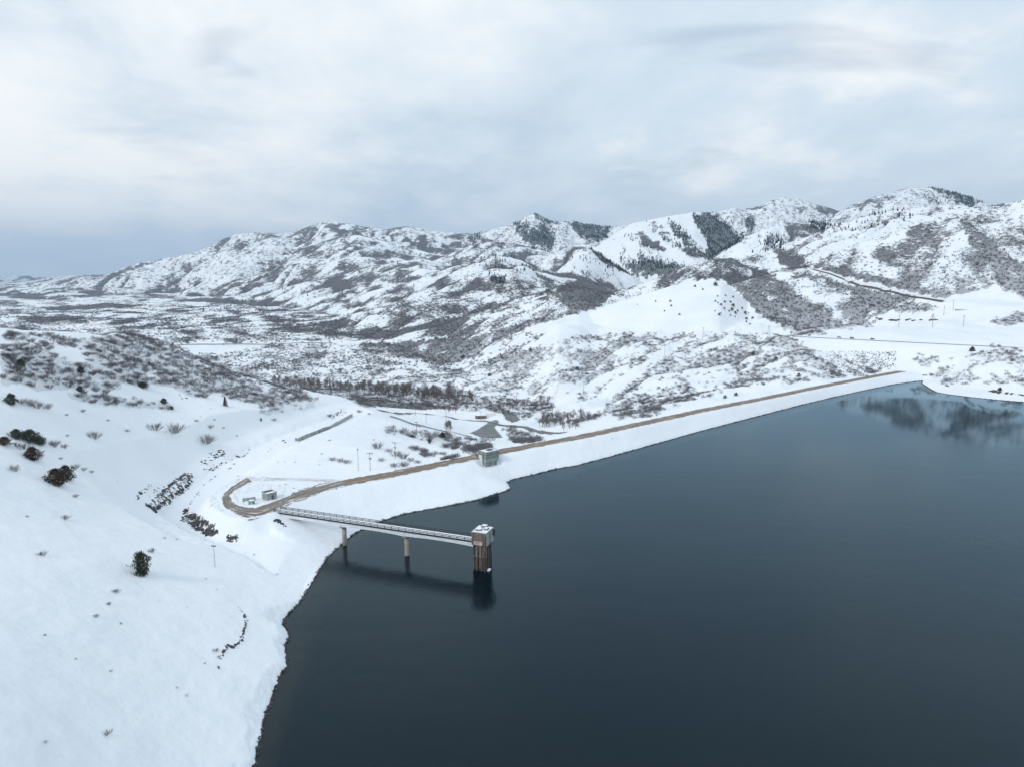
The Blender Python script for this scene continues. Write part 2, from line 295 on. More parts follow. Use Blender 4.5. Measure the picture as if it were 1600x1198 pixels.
farZ[fi:] = Z1; second[fi:] = Z2; gully[fi:] = G; bl[fi:] = BL; lid[fi:] = LI
# ---- near ground
nr = np.where(YR < 1500)[0][-1] + 1
Xn, Yn, Un = X[:nr], Y[:nr], U[:nr]
ci = np.unique(np.concatenate([np.arange(0, NU, 6), [NU - 1]])); cj = np.unique(np.concatenate([np.arange(0, nr, 5), [nr - 1]]))
tc_ = tps(Xn[np.ix_(cj, ci)], Yn[np.ix_(cj, ci)])
tc_ = np.stack([np.interp(UC, UC[ci], row) for row in tc_]); tz = np.stack([np.interp(YR[:nr], YR[cj], tc_[:, i]) for i in range(NU)], 1)
tz = tz + fbm(Xn / 42, Yn / 42, 3, 31) * np.interp(Yn, [0, 300, 500, 700, 1200], [.5, .8, 2.0, 5.0, 7.0]) * sst(-4, 6, np.abs(tz - ZC) + (Yn > 450) * 9)
wxn = fbm(Xn / 90, Yn / 90, 2, 131) * 28; wyn = fbm(Xn / 90, Yn / 90, 2, 132) * 28
acn = (Xn + wxn) * .80 - (Yn + wyn) * .60; aln = (Xn + wxn) * .60 + (Yn + wyn) * .80
gn = np.clip(1 - np.abs(pn(acn / 42, aln / 150, 141)) * 1.8, 0, 1) * .65 + np.clip(1 - np.abs(pn(acn / 17, aln / 60, 142)) * 1.8, 0, 1) * .35
gz = sst(500, 600, Yn) * sst(1150, 1000, Yn) * sst(.0, .08, Un) * (1 - sst(.40, .46, Un)); gz = np.maximum(gz, sst(780, 900, Yn) * sst(.08, .0, Un) * sst(-.25, -.12, Un))
tz = tz - 8 * (gn - .45) * gz; gully[:nr] = np.where((gz > .2) & (Yn < 1040), gn, gully[:nr])
ds, _ = seg_d(Xn, Yn, SPILL, False)
wn = fbm(Xn / 9, Yn / 9, 3, 77)
cd_ = np.maximum(ds - 9.5 - 2.4 * wn, 0); cut = 3.3 + np.minimum(cd_, 3.6 + 1.5 * wn) * np.interp(Yn, [265, 330], [1.55, .5]) + np.maximum(cd_ - 3.6, 0) * .36
tz = np.minimum(tz, np.maximum(cut + .05 * np.maximum(ds - 20, 0) ** 2, 3.3))
HW = [atY(x, y, d) for x, y, d in [(1225,526,820),(1240,526,815),(1300,529,800),(1360,532,775),(1420,535,755),(1500,539,730),(1600,544,700),(1700,549,670),(1800,553,650)]]
hd, _ = seg_d(Xn, Yn, [(p.x, p.y) for p in HW], False); hz_ = np.interp(Xn, [p.x for p in HW], [p.z for p in HW])
hface = hz_ - .44 * np.maximum(hd - 7, 0)
hface = hz_ - .40 * np.maximum(hd - 7, 0)
fy = np.interp(Xn, [p.x for p in HW], [p.y for p in HW])
infr = (Yn < fy) & (Xn > HW[0].x - 20); prom = sst(atY(1440, 560, 690).x - 12, atY(1440, 560, 690).x + 25, Xn)
tz = np.where(infr & (hd < 75), np.where(hface > tz, hface, tz * prom + np.minimum(tz, hface) * (1 - prom)), tz)
wb_ = sst(16, 7, hd) * (Xn > HW[0].x - 10); tz = tz * (1 - wb_) + hz_ * wb_
# rocky ledge above the shore
LEDGE = [atz(x, y, 6) for x, y in [(362,945),(378,955),(383,975),(381,992),(372,1003),(358,1012),(348,1022),(343,1035),(342,1050)]]
LEDGE = np.array([(p.x, p.y) for p in LEDGE])
# road bench and yard
dl, _ = seg_d(Xn, Yn, LC, False); dy_ = np.hypot(Xn - YARD.x, Yn - YARD.y)
dl = np.minimum(dl - 5.0, dy_ - 17)
rd_, _ = seg_d(Xn, Yn, LC, False)
tz = tz * sst(1, 9, dl) + ZC * (1 - sst(1, 9, dl)) + .5 * np.exp(-((rd_ - 6.3) / 1.1) ** 2) * (.6 + .9 * fbm(Xn / 3, Yn / 3, 2, 61))
# lake basin
sd, ins = seg_d(Xn, Yn, LAKE); sd = np.where(ins, -sd, sd)
sdw = sd + .45 * fbm(Xn / 2.2, Yn / 2.2, 3, 8) * sst(30, 0, np.abs(sd))
lift = .40 + .12 * fbm(Xn / 6, Yn / 6, 2, 9)
# embankment
S_ = (Xn - a0.x) * DAMD.x + (Yn - a0.y) * DAMD.y
CCX = np.concatenate([LC[7::-1], CC]); dc, _ = seg_d(Xn, Yn, CCX, False)
side = (Xn - np.interp(Yn, CCX[:, 1], CCX[:, 0])) > 0       # lake side of the crest
zcf = np.interp(Yn, CC[:, 1], CZ); dcc = np.maximum(dc - 5.6, 0); sds = np.maximum(sdw, 0)
lakeface = lift + (zcf - lift) * sds / (sds + dcc + 1e-6)
wdam = sst(-62, -20, S_) * sst(DAML + 60, DAML - 10, S_)
wl = wdam * side * sst(60, 40, dc)
tz = np.where(side, tz * (1 - wl) + (lakeface + .25 * fbm(Xn / 14, Yn / 14, 3, 4) * sst(0, 6, dcc) * sst(0, 6, sds)) * wl, tz)
down = zcf - .38 * dcc
tz = np.where(~side & (S_ > -10) & (S_ < DAML + 5), np.maximum(tz, down), tz)
vq = atz(759, 722, 9.0); qa = (Xn - vq.x) * DAMD.x + (Yn - vq.y) * DAMD.y; qb = -(Xn - vq.x) * DAMD.y + (Yn - vq.y) * DAMD.x
vd = np.maximum(np.maximum(-qa - 1.5, qa - 10), np.maximum(-qb - 3, qb - 5.5)); tz = np.minimum(tz, 6.1 + np.maximum(vd, 0) * 1.1 + .12 * np.maximum(qb, 0) + np.where(vd > 6, 99, 0))
tz = np.where((dc < 5.8) & (S_ > -5) & (S_ < DAML + 2), zcf, tz)
tz = np.where(Yn < 700, np.clip(tz, lift, np.maximum(lift + np.maximum(sdw, 0) * .62, lift)) * (sdw < 25) * (sdw > 0) + np.where(sdw >= 25, tz, 0) * 1.0, tz) if False else tz
shore_hi = lift + np.maximum(sdw, 0) * (.75 + 1.2 * wdam * (dc < 45)); shore_lo = lift + np.clip(sdw, 0, 30) * .03
landz = np.where((sdw < 40) & (sdw > 0), np.clip(tz, shore_lo, shore_hi), tz)
left = sst(-20, -60, Xn)
bed = np.maximum(-14, np.where(sdw < 0, sdw * (1.2 * (1 - left) + .17 * left) - .25, 0))
step = sst(-.55, .25, sdw)
nz = np.where(sdw < .25, bed * (1 - step) + lift * step, landz)
# fall away behind the left hill
eu = np.array([ucol(e[0], e[1]) for e in EDGE]); ey = np.array([e[2] if e[2] else atz(e[0], e[1], e[3]).y for e in EDGE], float)
EY = np.interp(Un, eu, ey); wleft = Un < eu[-1]
ze = np.array([np.interp(EY[0, i], YR[:nr], nz[:, i]) for i in range(NU)])[None, :]
nz = np.where(wleft & (Yn > EY), ze - .16 * (Yn - EY) - .0022 * (Yn - EY) ** 2, nz)
nz = np.where(wleft, np.maximum(nz, base[:nr] - 2), nz)
# join near and far
ND = np.interp(Un, [ucol(x, 560) for x in (300, 470, 640, 800, 900, 1000, 1200, 1240, 1300, 1600)], [700, 760, 820, 900, 1000, 1080, 1080, 930, 880, 860])
wj = sst(0, 1, (Yn - ND) / 160.)
Z = farZ.copy()
fn = farZ[:nr]
nearfill = np.where(Yn > ND + 160, -1e3, nz)
Z[:nr] = np.where(Yn < ND, np.maximum(nz, np.where(Yn > np.where(wleft, EY + 60, np.maximum(ND - 260, 760)), fn, -1e3)), np.maximum(fn, nz * (1 - wj) + np.minimum(nz, fn) * wj))
fine = fbm(Xn / 5, Yn / 5, 3, 12) * .10
Z[:nr] += np.where((sdw > 1.5) & (dl > 1) & (dc > 6) & (Yn < 700), fine, 0)

# ---- bilinear lookups
LU = UC
def gs(A, x, y):
    u = x / y; i = np.clip(np.searchsorted(UC, u) - 1, 0, NU - 2); j = np.clip(np.searchsorted(YR, y) - 1, 0, NY - 2)
    fu = (u - UC[i]) / (UC[i + 1] - UC[i]); fy = (y - YR[j]) / (YR[j + 1] - YR[j])
    return (A[j, i] * (1 - fu) + A[j, i + 1] * fu) * (1 - fy) + (A[j + 1, i] * (1 - fu) + A[j + 1, i + 1] * fu) * fy
def H(x, y): return float(gs(Z, np.float64(x), np.float64(y)))
def hit(px, py, y0=0):
    """where a sight line meets the ground"""
    d = ray(px, py); u = d[0] / d[1]; i = min(max(int(np.searchsorted(UC, u)) - 1, 0), NU - 2)
    fu = (u - UC[i]) / (UC[i + 1] - UC[i]); col = Z[:, i] * (1 - fu) + Z[:, i + 1] * fu
    zr = HC + d[2] / d[1] * YR; df = np.where(YR > y0, col - zr, -1); j = np.argmax(df > 0)
    if df[j] <= 0: return None
    if j == 0: j = 1
    t = -df[j - 1] / (df[j] - df[j - 1] + 1e-9) if df[j - 1] <= 0 else 0
    y = YR[j - 1] + (YR[j] - YR[j - 1]) * t
    return Vector((u * y, y, col[j - 1] + (col[j] - col[j - 1]) * t))

# ------------------------------------------------------------------ cover of scrub and conifers, drawn on the ground
PX, PY = proj(X, Y, Z)
jx = fbm(X / (Y * .012), np.log(Y) * 45, 3, 201) * 9; jy = fbm(X / (Y * .012), np.log(Y) * 45, 3, 202) * 6
PXj, PYj = PX + jx, PY + jy
def inpoly(P, y0, y1):
    y0 = y0 * .65 if y0 >= 880 else y0
    m = (Y > y0) & (Y < y1); r = np.zeros(X.shape)
    xs = [p[0] for p in P]; ys = [p[1] for p in P]
    m &= (PXj > min(xs) - 5) & (PXj < max(xs) + 5) & (PYj > min(ys) - 5) & (PYj < max(ys) + 5)
    if not m.any(): return r
    d, i = seg_d(PXj[m], PYj[m], P); r[m] = sst(-2.0, 2.5, np.where(i, d, -d)); return r
crease = sst(22, 2, Z - np.where(second > -900, second, -1e4)) * (Y > 900)
LY = np.log(Y); cn1 = fbm(X / (Y * .035 + 8) + LY * 4, LY * 10, 4, 301); cn2 = fbm(X / 14 + Y / 40, Y / 30 - X / 60, 3, 302) * sst(1900, 1100, Y) + fbm(X / 60, Y / 110, 3, 303) * sst(1100, 1900, Y)
brush = np.where(Y > np.interp(U, [ucol(x, 560) for x in (200, 600, 900, 1000)], [600, 860, 1050, 1050]), bl * (1.12 + 1.6 * cn1) + 1.0 * (gully - .50) * (bl > .08) + crease * .6 * (bl > .08), 0)
brush = np.where((Y > 1050) & (bl >= .08), np.maximum(brush, np.interp(Y, [0, 2500, 3500, 5500], [.16, .26, .46, .50])), brush)
BR = [
 ([(150,519),(215,523),(300,553),(380,586),(470,612),(495,626),(480,640),(440,645),(400,632),(340,618),(300,624),(270,604),(200,602),(185,575),(140,562),(105,535)], .76, 200, 700),
 ([(0,540),(30,532),(60,540),(100,562),(160,580),(190,600),(190,612),(120,606),(60,612),(30,600),(0,604)], .92, 200, 700),
 ([(100,612),(180,618),(230,626),(268,634),(266,641),(180,634),(110,624)], .95, 200, 700),
 ([(5,520),(60,522),(130,535),(130,545),(40,540),(5,532)], .55, 200, 700),
 ([(140,528),(210,532),(240,560),(200,600),(150,600),(120,590),(130,560)], .82, 200, 700),
 ([(395,640),(430,640),(475,625),(492,634),(470,642),(430,648),(400,645)], .6, 200, 700),
 ([(870,530),(1000,515),(1200,517),(1240,535),(1320,590),(1200,602),(1000,640),(920,650),(890,620),(860,590)], .36, 480, 1300),
 ([(925,625),(980,598),(1040,610),(1085,625),(1020,650),(970,655)], .60, 480, 900),
 ([(1085,560),(1110,545),(1160,538),(1198,548),(1150,570),(1090,572)], .66, 480, 1200),
 ([(1190,528),(1235,526),(1262,545),(1300,572),(1320,592),(1300,594),(1270,566),(1225,545),(1190,540)], .95, 480, 1200),
 ([(870,555),(960,528),(1060,518),(1060,528),(980,550),(900,585)], .5, 480, 1300),
 ([(640,590),(712,565),(806,547),(880,540),(900,600),(870,625),(780,632),(700,618)], .30, 600, 1400),
 ([(760,560),(800,548),(860,545),(850,560),(790,572)], .75, 600, 1400),
 ([(600,665),(640,672),(700,680),(760,700),(740,712),(700,700),(660,690),(620,678),(600,672)], .62, 300, 600),
 ([(640,700),(660,702),(720,712),(700,722),(650,715)], .45, 300, 600),
 ([(540,622),(700,628),(880,640),(940,650),(900,668),(840,660),(760,640),(640,640),(560,634)], .45, 500, 1000),
 ([(784,670),(798,664),(862,698),(850,706),(800,690)], .75, 380, 700), ([(700,690),(735,684),(770,690),(765,704),(735,702)], .5, 300, 600),
 ([(400,590),(480,598),(640,604),(740,622),(860,625),(860,640),(700,640),(560,625),(430,600)], .9, 600, 1000),
 ([(1148,442),(1180,452),(1230,490),(1262,470),(1300,482),(1300,512),(1290,524),(1238,525),(1210,505),(1175,480)], .92, 1150, 2300),
 ([(1178,415),(1212,432),(1250,462),(1270,480),(1240,492),(1210,470),(1170,445)], .85, 1000, 2600),
 ([(1095,404),(1140,400),(1180,418),(1180,428),(1140,412),(1095,412)], .7, 1800, 2400),
 ([(872,447),(905,439),(950,443),(965,455),(938,478),(905,496),(880,510),(886,482),(862,456)], .95, 1400, 3000),
 ([(1205,388),(1245,392),(1262,408),(1240,424),(1215,410)], .85, 1800, 3400),
 ([(1500,345),(1518,350),(1545,378),(1575,402),(1600,412),(1640,430),(1600,440),(1555,415),(1520,388)], .85, 900, 2100),
 ([(1545,418),(1600,430),(1650,450),(1650,480),(1600,468),(1560,448)], .75, 900, 2100),
 ([(1530,500),(1570,488),(1650,482),(1650,508),(1590,505),(1560,522),(1535,518)], .9, 700, 1400),
 ([(1395,480),(1420,472),(1452,474),(1460,486),(1440,492),(1400,492)], .8, 900, 1700),
 ([(1250,520),(1300,500),(1350,488),(1375,492),(1350,508),(1300,522)], .62, 750, 1700),
 ([(1345,508),(1370,502),(1380,508),(1362,518)], .8, 700, 1300),
 ([(480,352),(530,346),(600,362),(700,372),(740,385),(700,402),(600,384),(500,378)], .62, 3300, 5000),
 ([(560,440),(700,425),(800,440),(860,430),(880,470),(700,500),(560,490)], .62, 1700, 3200),
 ([(150,480),(260,475),(420,480),(640,440),(700,470),(500,505),(250,520),(130,500)], .52, 1700, 4400),
 ([(985,358),(1004,360),(1042,390),(1032,398),(1006,384)], .66, 3000, 4100), ([(1008,344),(1026,346),(1064,380),(1100,402),(1084,406),(1048,384)], .72, 3000, 4100), ([(955,372),(965,372),(990,396),(982,398)], .5, 3000, 4100), ([(1085,345),(1100,350),(1120,366),(1108,368)], .35, 3000, 4100),
 ([(1320,322),(1380,306),(1416,310),(1350,330),(1310,345)], .7, 3600, 4400),
 ([(1220,330),(1262,322),(1270,335),(1230,342)], .6, 4000, 5000),([(1270,318),(1312,325),(1305,338),(1280,335)], .75, 4000, 5000),
 ([(1220,355),(1262,350),(1300,358),(1280,372),(1235,372)], .7, 2700, 4500),
 ([(1160,322),(1195,320),(1200,332),(1165,332)], .5, 4000, 5000),
 ([(1490,565),(1530,548),(1562,538),(1556,552),(1500,575),(1460,592),(1452,586)], 1.0, 560, 900),
 ([(1480,560),(1600,545),(1600,610),(1540,600),(1470,602)], .46, 560, 900),([(1560,548),(1600,552),(1640,560),(1640,570),(1580,562)], .75, 560, 900),
 ([(1440,545),(1460,548),(1468,562),(1452,575),(1432,572),(1428,552)], .95, 560, 900),
 ([(1290,555),(1390,552),(1400,575),(1340,590),(1310,580)], .22, 560, 900),
 ([(1360,575),(1382,570),(1380,580),(1340,592)], .7, 560, 900),
]
for P, v, y0, y1 in BR:
    m = inpoly(P, y0, y1); brush = brush * (1 - m) + m * np.clip(v + cn2 * .8 * (1 - abs(v - .5)) + cn1 * .5 * (v < .8) + 1.1 * (gully - .52) * (v < .8) * (Y > 480) * (Y < 1300), 0, 1)
CLEAR = [
 ([(890,650),(950,605),(1000,570),(1045,540),(1070,528),(1095,526),(1060,545),(1010,580),(965,615),(925,650)], 480, 1300),
 ([(1130,438),(1100,436),(820,512),(830,520),(1232,524),(1212,514)], 1200, 1560),
 ([(820,515),(1240,515),(1240,522),(820,522)], 1100, 1560),
 ([(1390,492),(1600,470),(1600,485),(1540,505),(1600,515),(1700,520),(1600,545),(1240,527),(1300,524),(1395,500)], 700, 1200),
 ([(1262,416),(1335,436),(1480,468),(1600,472),(1600,480),(1480,476),(1325,446),(1265,424)], 900, 1900),
 ([(1240,528),(1600,545),(1480,560),(1300,552)], 650, 1000),
 ([(285,538),(310,532),(345,532),(350,538),(420,536),(400,545),(345,554),(310,556),(285,545)], 700, 1750),([(430,534),(560,533),(620,529),(700,524),(700,528),(600,536),(430,539)], 800, 1900),
]
for P, y0, y1 in CLEAR: brush *= 1 - inpoly(P, y0, y1)
CO = [
 ([(1080,335),(1112,334),(1150,364),(1166,374),(1110,408),(1098,406),(1106,380),(1084,350)], 1.0, 3300, 5000),
 ([(922,388),(960,402),(1012,430),(1035,431),(1000,436),(950,418),(925,396)], .8, 2600, 3300),
 ([(996,398),(1030,408),(1062,415),(1078,414),(1040,432),(1008,428)], 1.0, 2900, 4000),
 ([(968,402),(1000,410),(1030,428),(1000,432),(970,416)], .8, 2900, 4000),
 ([(1010,348),(1040,368),(1088,398),(1082,406),(1050,386),(1015,360)], .55, 3300, 4000),
 ([(1038,350),(1052,348),(1082,375),(1108,402),(1094,404),(1064,378)], .75, 3300, 4000),([(1118,345),(1130,352),(1126,372),(1112,368)], .3, 3300, 4000),
 ([(975,366),(1000,375),(1040,400),(1020,400),(985,380)], .4, 3300, 4000),
 ([(800,350),(850,350),(870,368),(862,392),(830,388),(806,366)], .8, 3800, 5100),
 ([(826,334),(850,340),(875,352),(850,352)], .8, 4500, 5100),
 ([(890,346),(958,355),(945,376),(920,384),(898,362)], .85, 4000, 5100),
 ([(728,366),(756,366),(742,386),(730,380)], .7, 3800, 5100),
 ([(1445,289),(1500,300),(1537,318),(1512,326),(1484,312)], .75, 3900, 4400),
 ([(1430,300),(1480,310),(1500,325),(1450,318)], .2, 3900, 4400),
 ([(1163,334),(1180,343),(1176,368),(1162,367)], .85, 4200, 5000),
 ([(1130,335),(1150,345),(1145,360),(1125,350)], .2, 4200, 5000),
 ([(765,430),(792,430),(786,446),(770,442)], .8, 1500, 3800),
 ([(1262,344),(1292,348),(1288,366),(1262,360)], .7, 3000, 5000),
 ([(1196,364),(1226,374),(1222,392),(1194,386)], .6, 3000, 3600),
 ([(1150,380),(1240,360),(1260,372),(1180,402)], .10, 2600, 3600),
 ([(1280,340),(1440,325),(1440,345),(1290,370)], .10, 1900, 3000),
 ([(720,380),(860,392),(830,430),(760,430)], .06, 2800, 3800),
 ([(880,385),(930,390),(960,440),(880,430)], .05, 2600, 3100),
 ([(300,385),(600,360),(700,450),(300,500)], .006, 2000, 5000),
]
conif = np.zeros(X.shape)
for P, v, y0, y1 in CO: conif = np.maximum(conif, inpoly(P, y0, y1) * v)
conif = np.clip(conif * (1 + .6 * cn2 * (conif < .95)), 0, 1)
brush = np.clip(brush, 0, 1)
dirt = np.zeros(X.shape); shore = np.zeros(X.shape); PXs, PYs = PXj, PYj; rockface = np.zeros(X.shape)
for P_r, v_r in (([(228,790),(238,776),(262,757),(290,736),(306,742),(286,768),(262,790),(240,799)], 1.0), ([(284,816),(290,798),(300,800),(318,806),(334,818),(344,830),(336,840),(318,836),(300,824)], 1.15), ([(353,838),(360,833),(373,838),(370,847),(356,846)], 1.2), ([(306,744),(330,728),(372,704),(400,690),(398,704),(360,724),(322,742)], .55), ([(378,958),(385,964),(386,980),(380,996),(362,1013),(348,1024),(345,1040),(340,1050),(344,1020),(372,998),(380,980)], .8), ([(215,776),(222,766),(240,752),(250,756),(232,772),(220,784)], .6)):
    rockface = np.maximum(rockface, inpoly(P_r, 80, 600) * v_r)
shore[:nr] = sst(9, 6, sd) * (Yn < 760)
dn = fbm(Xn / 5, Yn / 5, 3, 55)
dirt[:nr] = np.clip(sst(7, 0, np.abs(dl)) * .42 + sst(5.9, 5.3, dc) * wdam * .5, 0, 1) * (Yn < 720) * (.75 + .6 * dn)
# bare earth streaks below the crest
st = pn(S_ / 3.1, dcc / 40, 66)
dirt[:nr] = np.maximum(dirt[:nr], wdam * side * sst(9, 1, dcc) * sst(.25, .7, pn(S_ / 22, S_ * 0, 67)) * sst(0, .5, st) * .50 * (Yn < 720))

# ------------------------------------------------------------------ materials
MATS = {}
class NT:
    def __init__(s, name):
        m = bpy.data.materials.new(name); m.use_nodes = True; s.m = m; s.t = m.node_tree; s.t.nodes.clear()
        s.out = s.n('ShaderNodeOutputMaterial'); s.b = s.n('ShaderNodeBsdfPrincipled'); s.l(s.b.outputs[0], s.out.inputs[0])
        MATS[name] = m
    def n(s, t, **k):
        x = s.t.nodes.new(t)
        for a, b in k.items(): setattr(x, a, b)
        return x
    def l(s, a, b): s.t.links.new(a, b)
    def put(s, sock, v):
        if isinstance(v, (int, float)): sock.default_value = v
        elif isinstance(v, tuple): sock.default_value = v if len(v) == len(sock.default_value) else v + (1,)
        else: s.l(v, sock)
    def math(s, op, a, b=0.0, c=0.0, clamp=False):
        x = s.n('ShaderNodeMath', operation=op, use_clamp=clamp); s.put(x.inputs[0], a); s.put(x.inputs[1], b); s.put(x.inputs[2], c); return x.outputs[0]
    def mix(s, f, a, b):
        x = s.n('ShaderNodeMix', data_type='RGBA'); s.put(x.inputs[0], f); s.put(x.inputs[6], a); s.put(x.inputs[7], b); return x.outputs[2]
    def ramp(s, v, lo, hi, a=0.0, b=1.0):
        x = s.n('ShaderNodeMapRange', interpolation_type='SMOOTHSTEP'); s.put(x.inputs[0], v); s.put(x.inputs[1], lo); s.put(x.inputs[2], hi); s.put(x.inputs[3], a); s.put(x.inputs[4], b); return x.outputs[0]
    def pos(s, sx=1, sy=1, sz=1, rz=0, obj=False):
        if obj: src = s.n('ShaderNodeTexCoord').outputs['Object']
        else: src = s.n('ShaderNodeNewGeometry').outputs['Position']
        m = s.n('ShaderNodeMapping'); s.l(src, m.inputs[0]); m.inputs['Scale'].default_value = (sx, sy, sz); m.inputs['Rotation'].default_value = (0, 0, rz); return m.outputs[0]
    def noise(s, v, scale, det=4, rough=.55, dist=0):
        x = s.n('ShaderNodeTexNoise'); s.l(v, x.inputs['Vector']); s.put(x.inputs['Scale'], scale); x.inputs['Detail'].default_value = det; x.inputs['Roughness'].default_value = rough; x.inputs['Distortion'].default_value = dist; return x.outputs[0]
    def attr(s, name):
        x = s.n('ShaderNodeAttribute'); x.attribute_name = name; return x.outputs['Fac']
    def bump(s, h, strength=.5, dist=.1):
        x = s.n('ShaderNodeBump'); s.put(x.inputs['Height'], h); x.inputs['Strength'].default_value = strength; x.inputs['Distance'].default_value = dist; s.l(x.outputs[0], s.b.inputs['Normal']); return x.outputs[0]
    def col(s, v): s.put(s.b.inputs['Base Color'], v)
    def rough(s, v): s.put(s.b.inputs['Roughness'], v)
def mat_ground():
    t = NT('snowy_ground'); p = t.pos()
    sep = t.n('ShaderNodeSeparateXYZ'); t.l(p, sep.inputs[0])
    dist = sep.outputs[1]
    big = t.noise(p, .018, 5); snow = t.mix(t.ramp(big, .35, .65), (.80, .825, .85), (.86, .875, .89))
    # scrub cover: fine patches whose amount follows the surveyed cover
    b = t.attr('brush')
    n1 = t.noise(t.pos(1, .8, 1.5), .14, 8, .72); n2 = t.noise(t.pos(1, .6, 1), .022, 10, .74)
    n3 = t.noise(t.pos(1, .75, 1.6, .6), .05, 8, .78); farb = t.ramp(dist, 1800, 3200)
    n = t.math('ADD', t.math('MULTIPLY', t.math('ADD', t.math('MULTIPLY', n1, t.math('SUBTRACT', 1.0, farb)), t.math('MULTIPLY', n3, farb)), .6), t.math('MULTIPLY', n2, .4))
    thr = t.math('SUBTRACT', .64, t.math('MULTIPLY', b, .32))
    m = t.ramp(n, thr, t.math('ADD', thr, .10)); m = t.math('MULTIPLY', m, t.ramp(b, .02, .12))
    nearf = t.ramp(dist, 600, 1500, .22, .95)
    m = t.math('MULTIPLY', m, nearf)
    bc = t.mix(t.noise(p, .05, 6), (.050, .050, .060), (.105, .098, .10))
    c = t.mix(m, snow, bc)
    # forest floor under conifers
    cf_ = t.attr('conifer'); cm = t.ramp(t.math('ADD', t.noise(p, .05, 7, .6), t.math('MULTIPLY', cf_, .5)), .74, .88)
    c = t.mix(t.math('MULTIPLY', cm, .85), c, (.04, .055, .055))
    # grass tips and litter poking through the snow
    sp = t.ramp(t.noise(p, .8, 5, .7), .70, .76); zone = t.ramp(t.noise(p, .035, 3), .50, .66)
    c = t.mix(t.math('MULTIPLY', t.math('MULTIPLY', sp, zone), .5), c, (.22, .18, .14))
    # broken rock faces of the spillway cut
    ra = t.attr('rockface'); rn_ = t.math('ADD', t.noise(t.pos(1, 1, .5, .5), .5, 6, .7), t.math('MULTIPLY', ra, .22))
    st_ = t.math('MULTIPLY', t.ramp(rn_, .715, .745), t.ramp(ra, .02, .2))
    c = t.mix(t.math('MULTIPLY', st_, .95), c, t.mix(t.noise(p, 1.2, 5), (.025, .025, .03), (.09, .085, .08)))
    # bare earth
    d = t.attr('dirt'); dm = t.ramp(t.math('ADD', t.noise(p, .55, 7, .7), t.math('MULTIPLY', d, .55)), .74, .84)
    c = t.mix(t.math('MULTIPLY', dm, .8), c, t.mix(t.noise(p, .4, 5), (.22, .145, .105), (.30, .22, .17)))
    # rock and mud at the water line, lake bed below
    rk = t.ramp(t.math('ADD', sep.outputs[2], t.math('MULTIPLY', t.noise(p, .7, 5, .7), .5)), .42, .56, 1.0, 0.0)
    shr = t.attr('shore'); rk = t.math('MULTIPLY', rk, shr)
    c = t.mix(rk, c, t.mix(t.noise(p, .6, 6), (.075, .058, .048), (.17, .13, .10)))
    bedm = t.math('MULTIPLY', t.ramp(sep.outputs[2], -.25, -.1, 1.0, 0.0), shr)
    c = t.mix(bedm, c, (.20, .135, .10))
    t.col(c); t.rough(.75); t.put(t.b.inputs['Specular IOR Level'], .25)
    drift = t.noise(t.pos(.5, 1.6, 1, .5), .11, 5, .5, .6)
    h = t.math('ADD', t.math('ADD', t.math('MULTIPLY', t.noise(p, .10, 5, .5), .9), t.math('MULTIPLY', drift, .22)), t.math('MULTIPLY', m, .9))
    t.bump(h, .7, 1.5)
    return t.m
M_ground = mat_ground()
def mat_water(name='lake_water', deep=(.0008, .0050, .0085)):
    t = NT(name)
    t.t.nodes.remove(t.b)
    p = t.pos(1, 1, 1)
    cat = t.ramp(t.noise(t.pos(.006, .018, 1, .3), 1.0, 4), .40, .60, .40, 1.0)
    sx = t.n('ShaderNodeSeparateXYZ'); t.l(p, sx.inputs[0])     # the cove at the far end lies sheltered from the wind
    cat = t.math('MULTIPLY', cat, t.ramp(t.math('ADD', sx.outputs[1], t.math('MULTIPLY', sx.outputs[0], .35)), 260, 560, 1.0, .08))
    w1 = t.noise(t.pos(1, .62, 1, .35), .75, 4, .6); w2 = t.noise(t.pos(1, .55, 1, -.5), .22, 3, .5)
    h = t.math('MULTIPLY', t.math('ADD', t.math('ADD', t.math('MULTIPLY', w1, .7), t.math('MULTIPLY', w2, .8)), t.math('MULTIPLY', t.noise(t.pos(1, .7, 1, .2), 2.4, 3, .6), .25)), cat)
    bp = t.n('ShaderNodeBump'); t.put(bp.inputs['Height'], h); bp.inputs['Strength'].default_value = 1.0; bp.inputs['Distance'].default_value = .11
    gl = t.n('ShaderNodeBsdfGlossy'); gl.inputs['Roughness'].default_value = .05; t.l(bp.outputs[0], gl.inputs['Normal']); gl.inputs['Color'].default_value = (.66, .87, 1, 1)
    fr = t.n('ShaderNodeFresnel'); fr.inputs['IOR'].default_value = 1.33; t.l(bp.outputs[0], fr.inputs['Normal'])
    df = t.n('ShaderNodeBsdfDiffuse'); t.put(df.inputs['Color'], deep)
    tr = t.n('ShaderNodeBsdfTransparent'); tr.inputs['Color'].default_value = (.55, .60, .58, 1)
    mx = t.n('ShaderNodeMixShader'); t.put(mx.inputs[0], t.ramp(t.attr('depth'), .2, 3.4, .25, 1.0)); t.l(tr.outputs[0], mx.inputs[1]); t.l(df.outputs[0], mx.inputs[2])
    m2 = t.n('ShaderNodeMixShader'); t.l(fr.outputs[0], m2.inputs[0]); t.l(mx.outputs[0], m2.inputs[1]); t.l(gl.outputs[0], m2.inputs[2])
    t.l(m2.outputs[0], t.out.inputs[0]); return t.m
M_water = mat_water(); M_river = None
def simple(name, c1, c2, scale=1.0, rough=.8, bump=.3, bd=.05, spec=.3, streak=False):
    t = NT(name); v = t.pos(1, 1, .18, obj=False) if streak else t.pos()
    n = t.noise(v, scale, 6, .6); t.col(t.mix(t.ramp(n, .35, .65), c1, c2)); t.rough(rough); t.put(t.b.inputs['Specular IOR Level'], spec)
    if bump: t.bump(n, bump, bd)
    return t.m
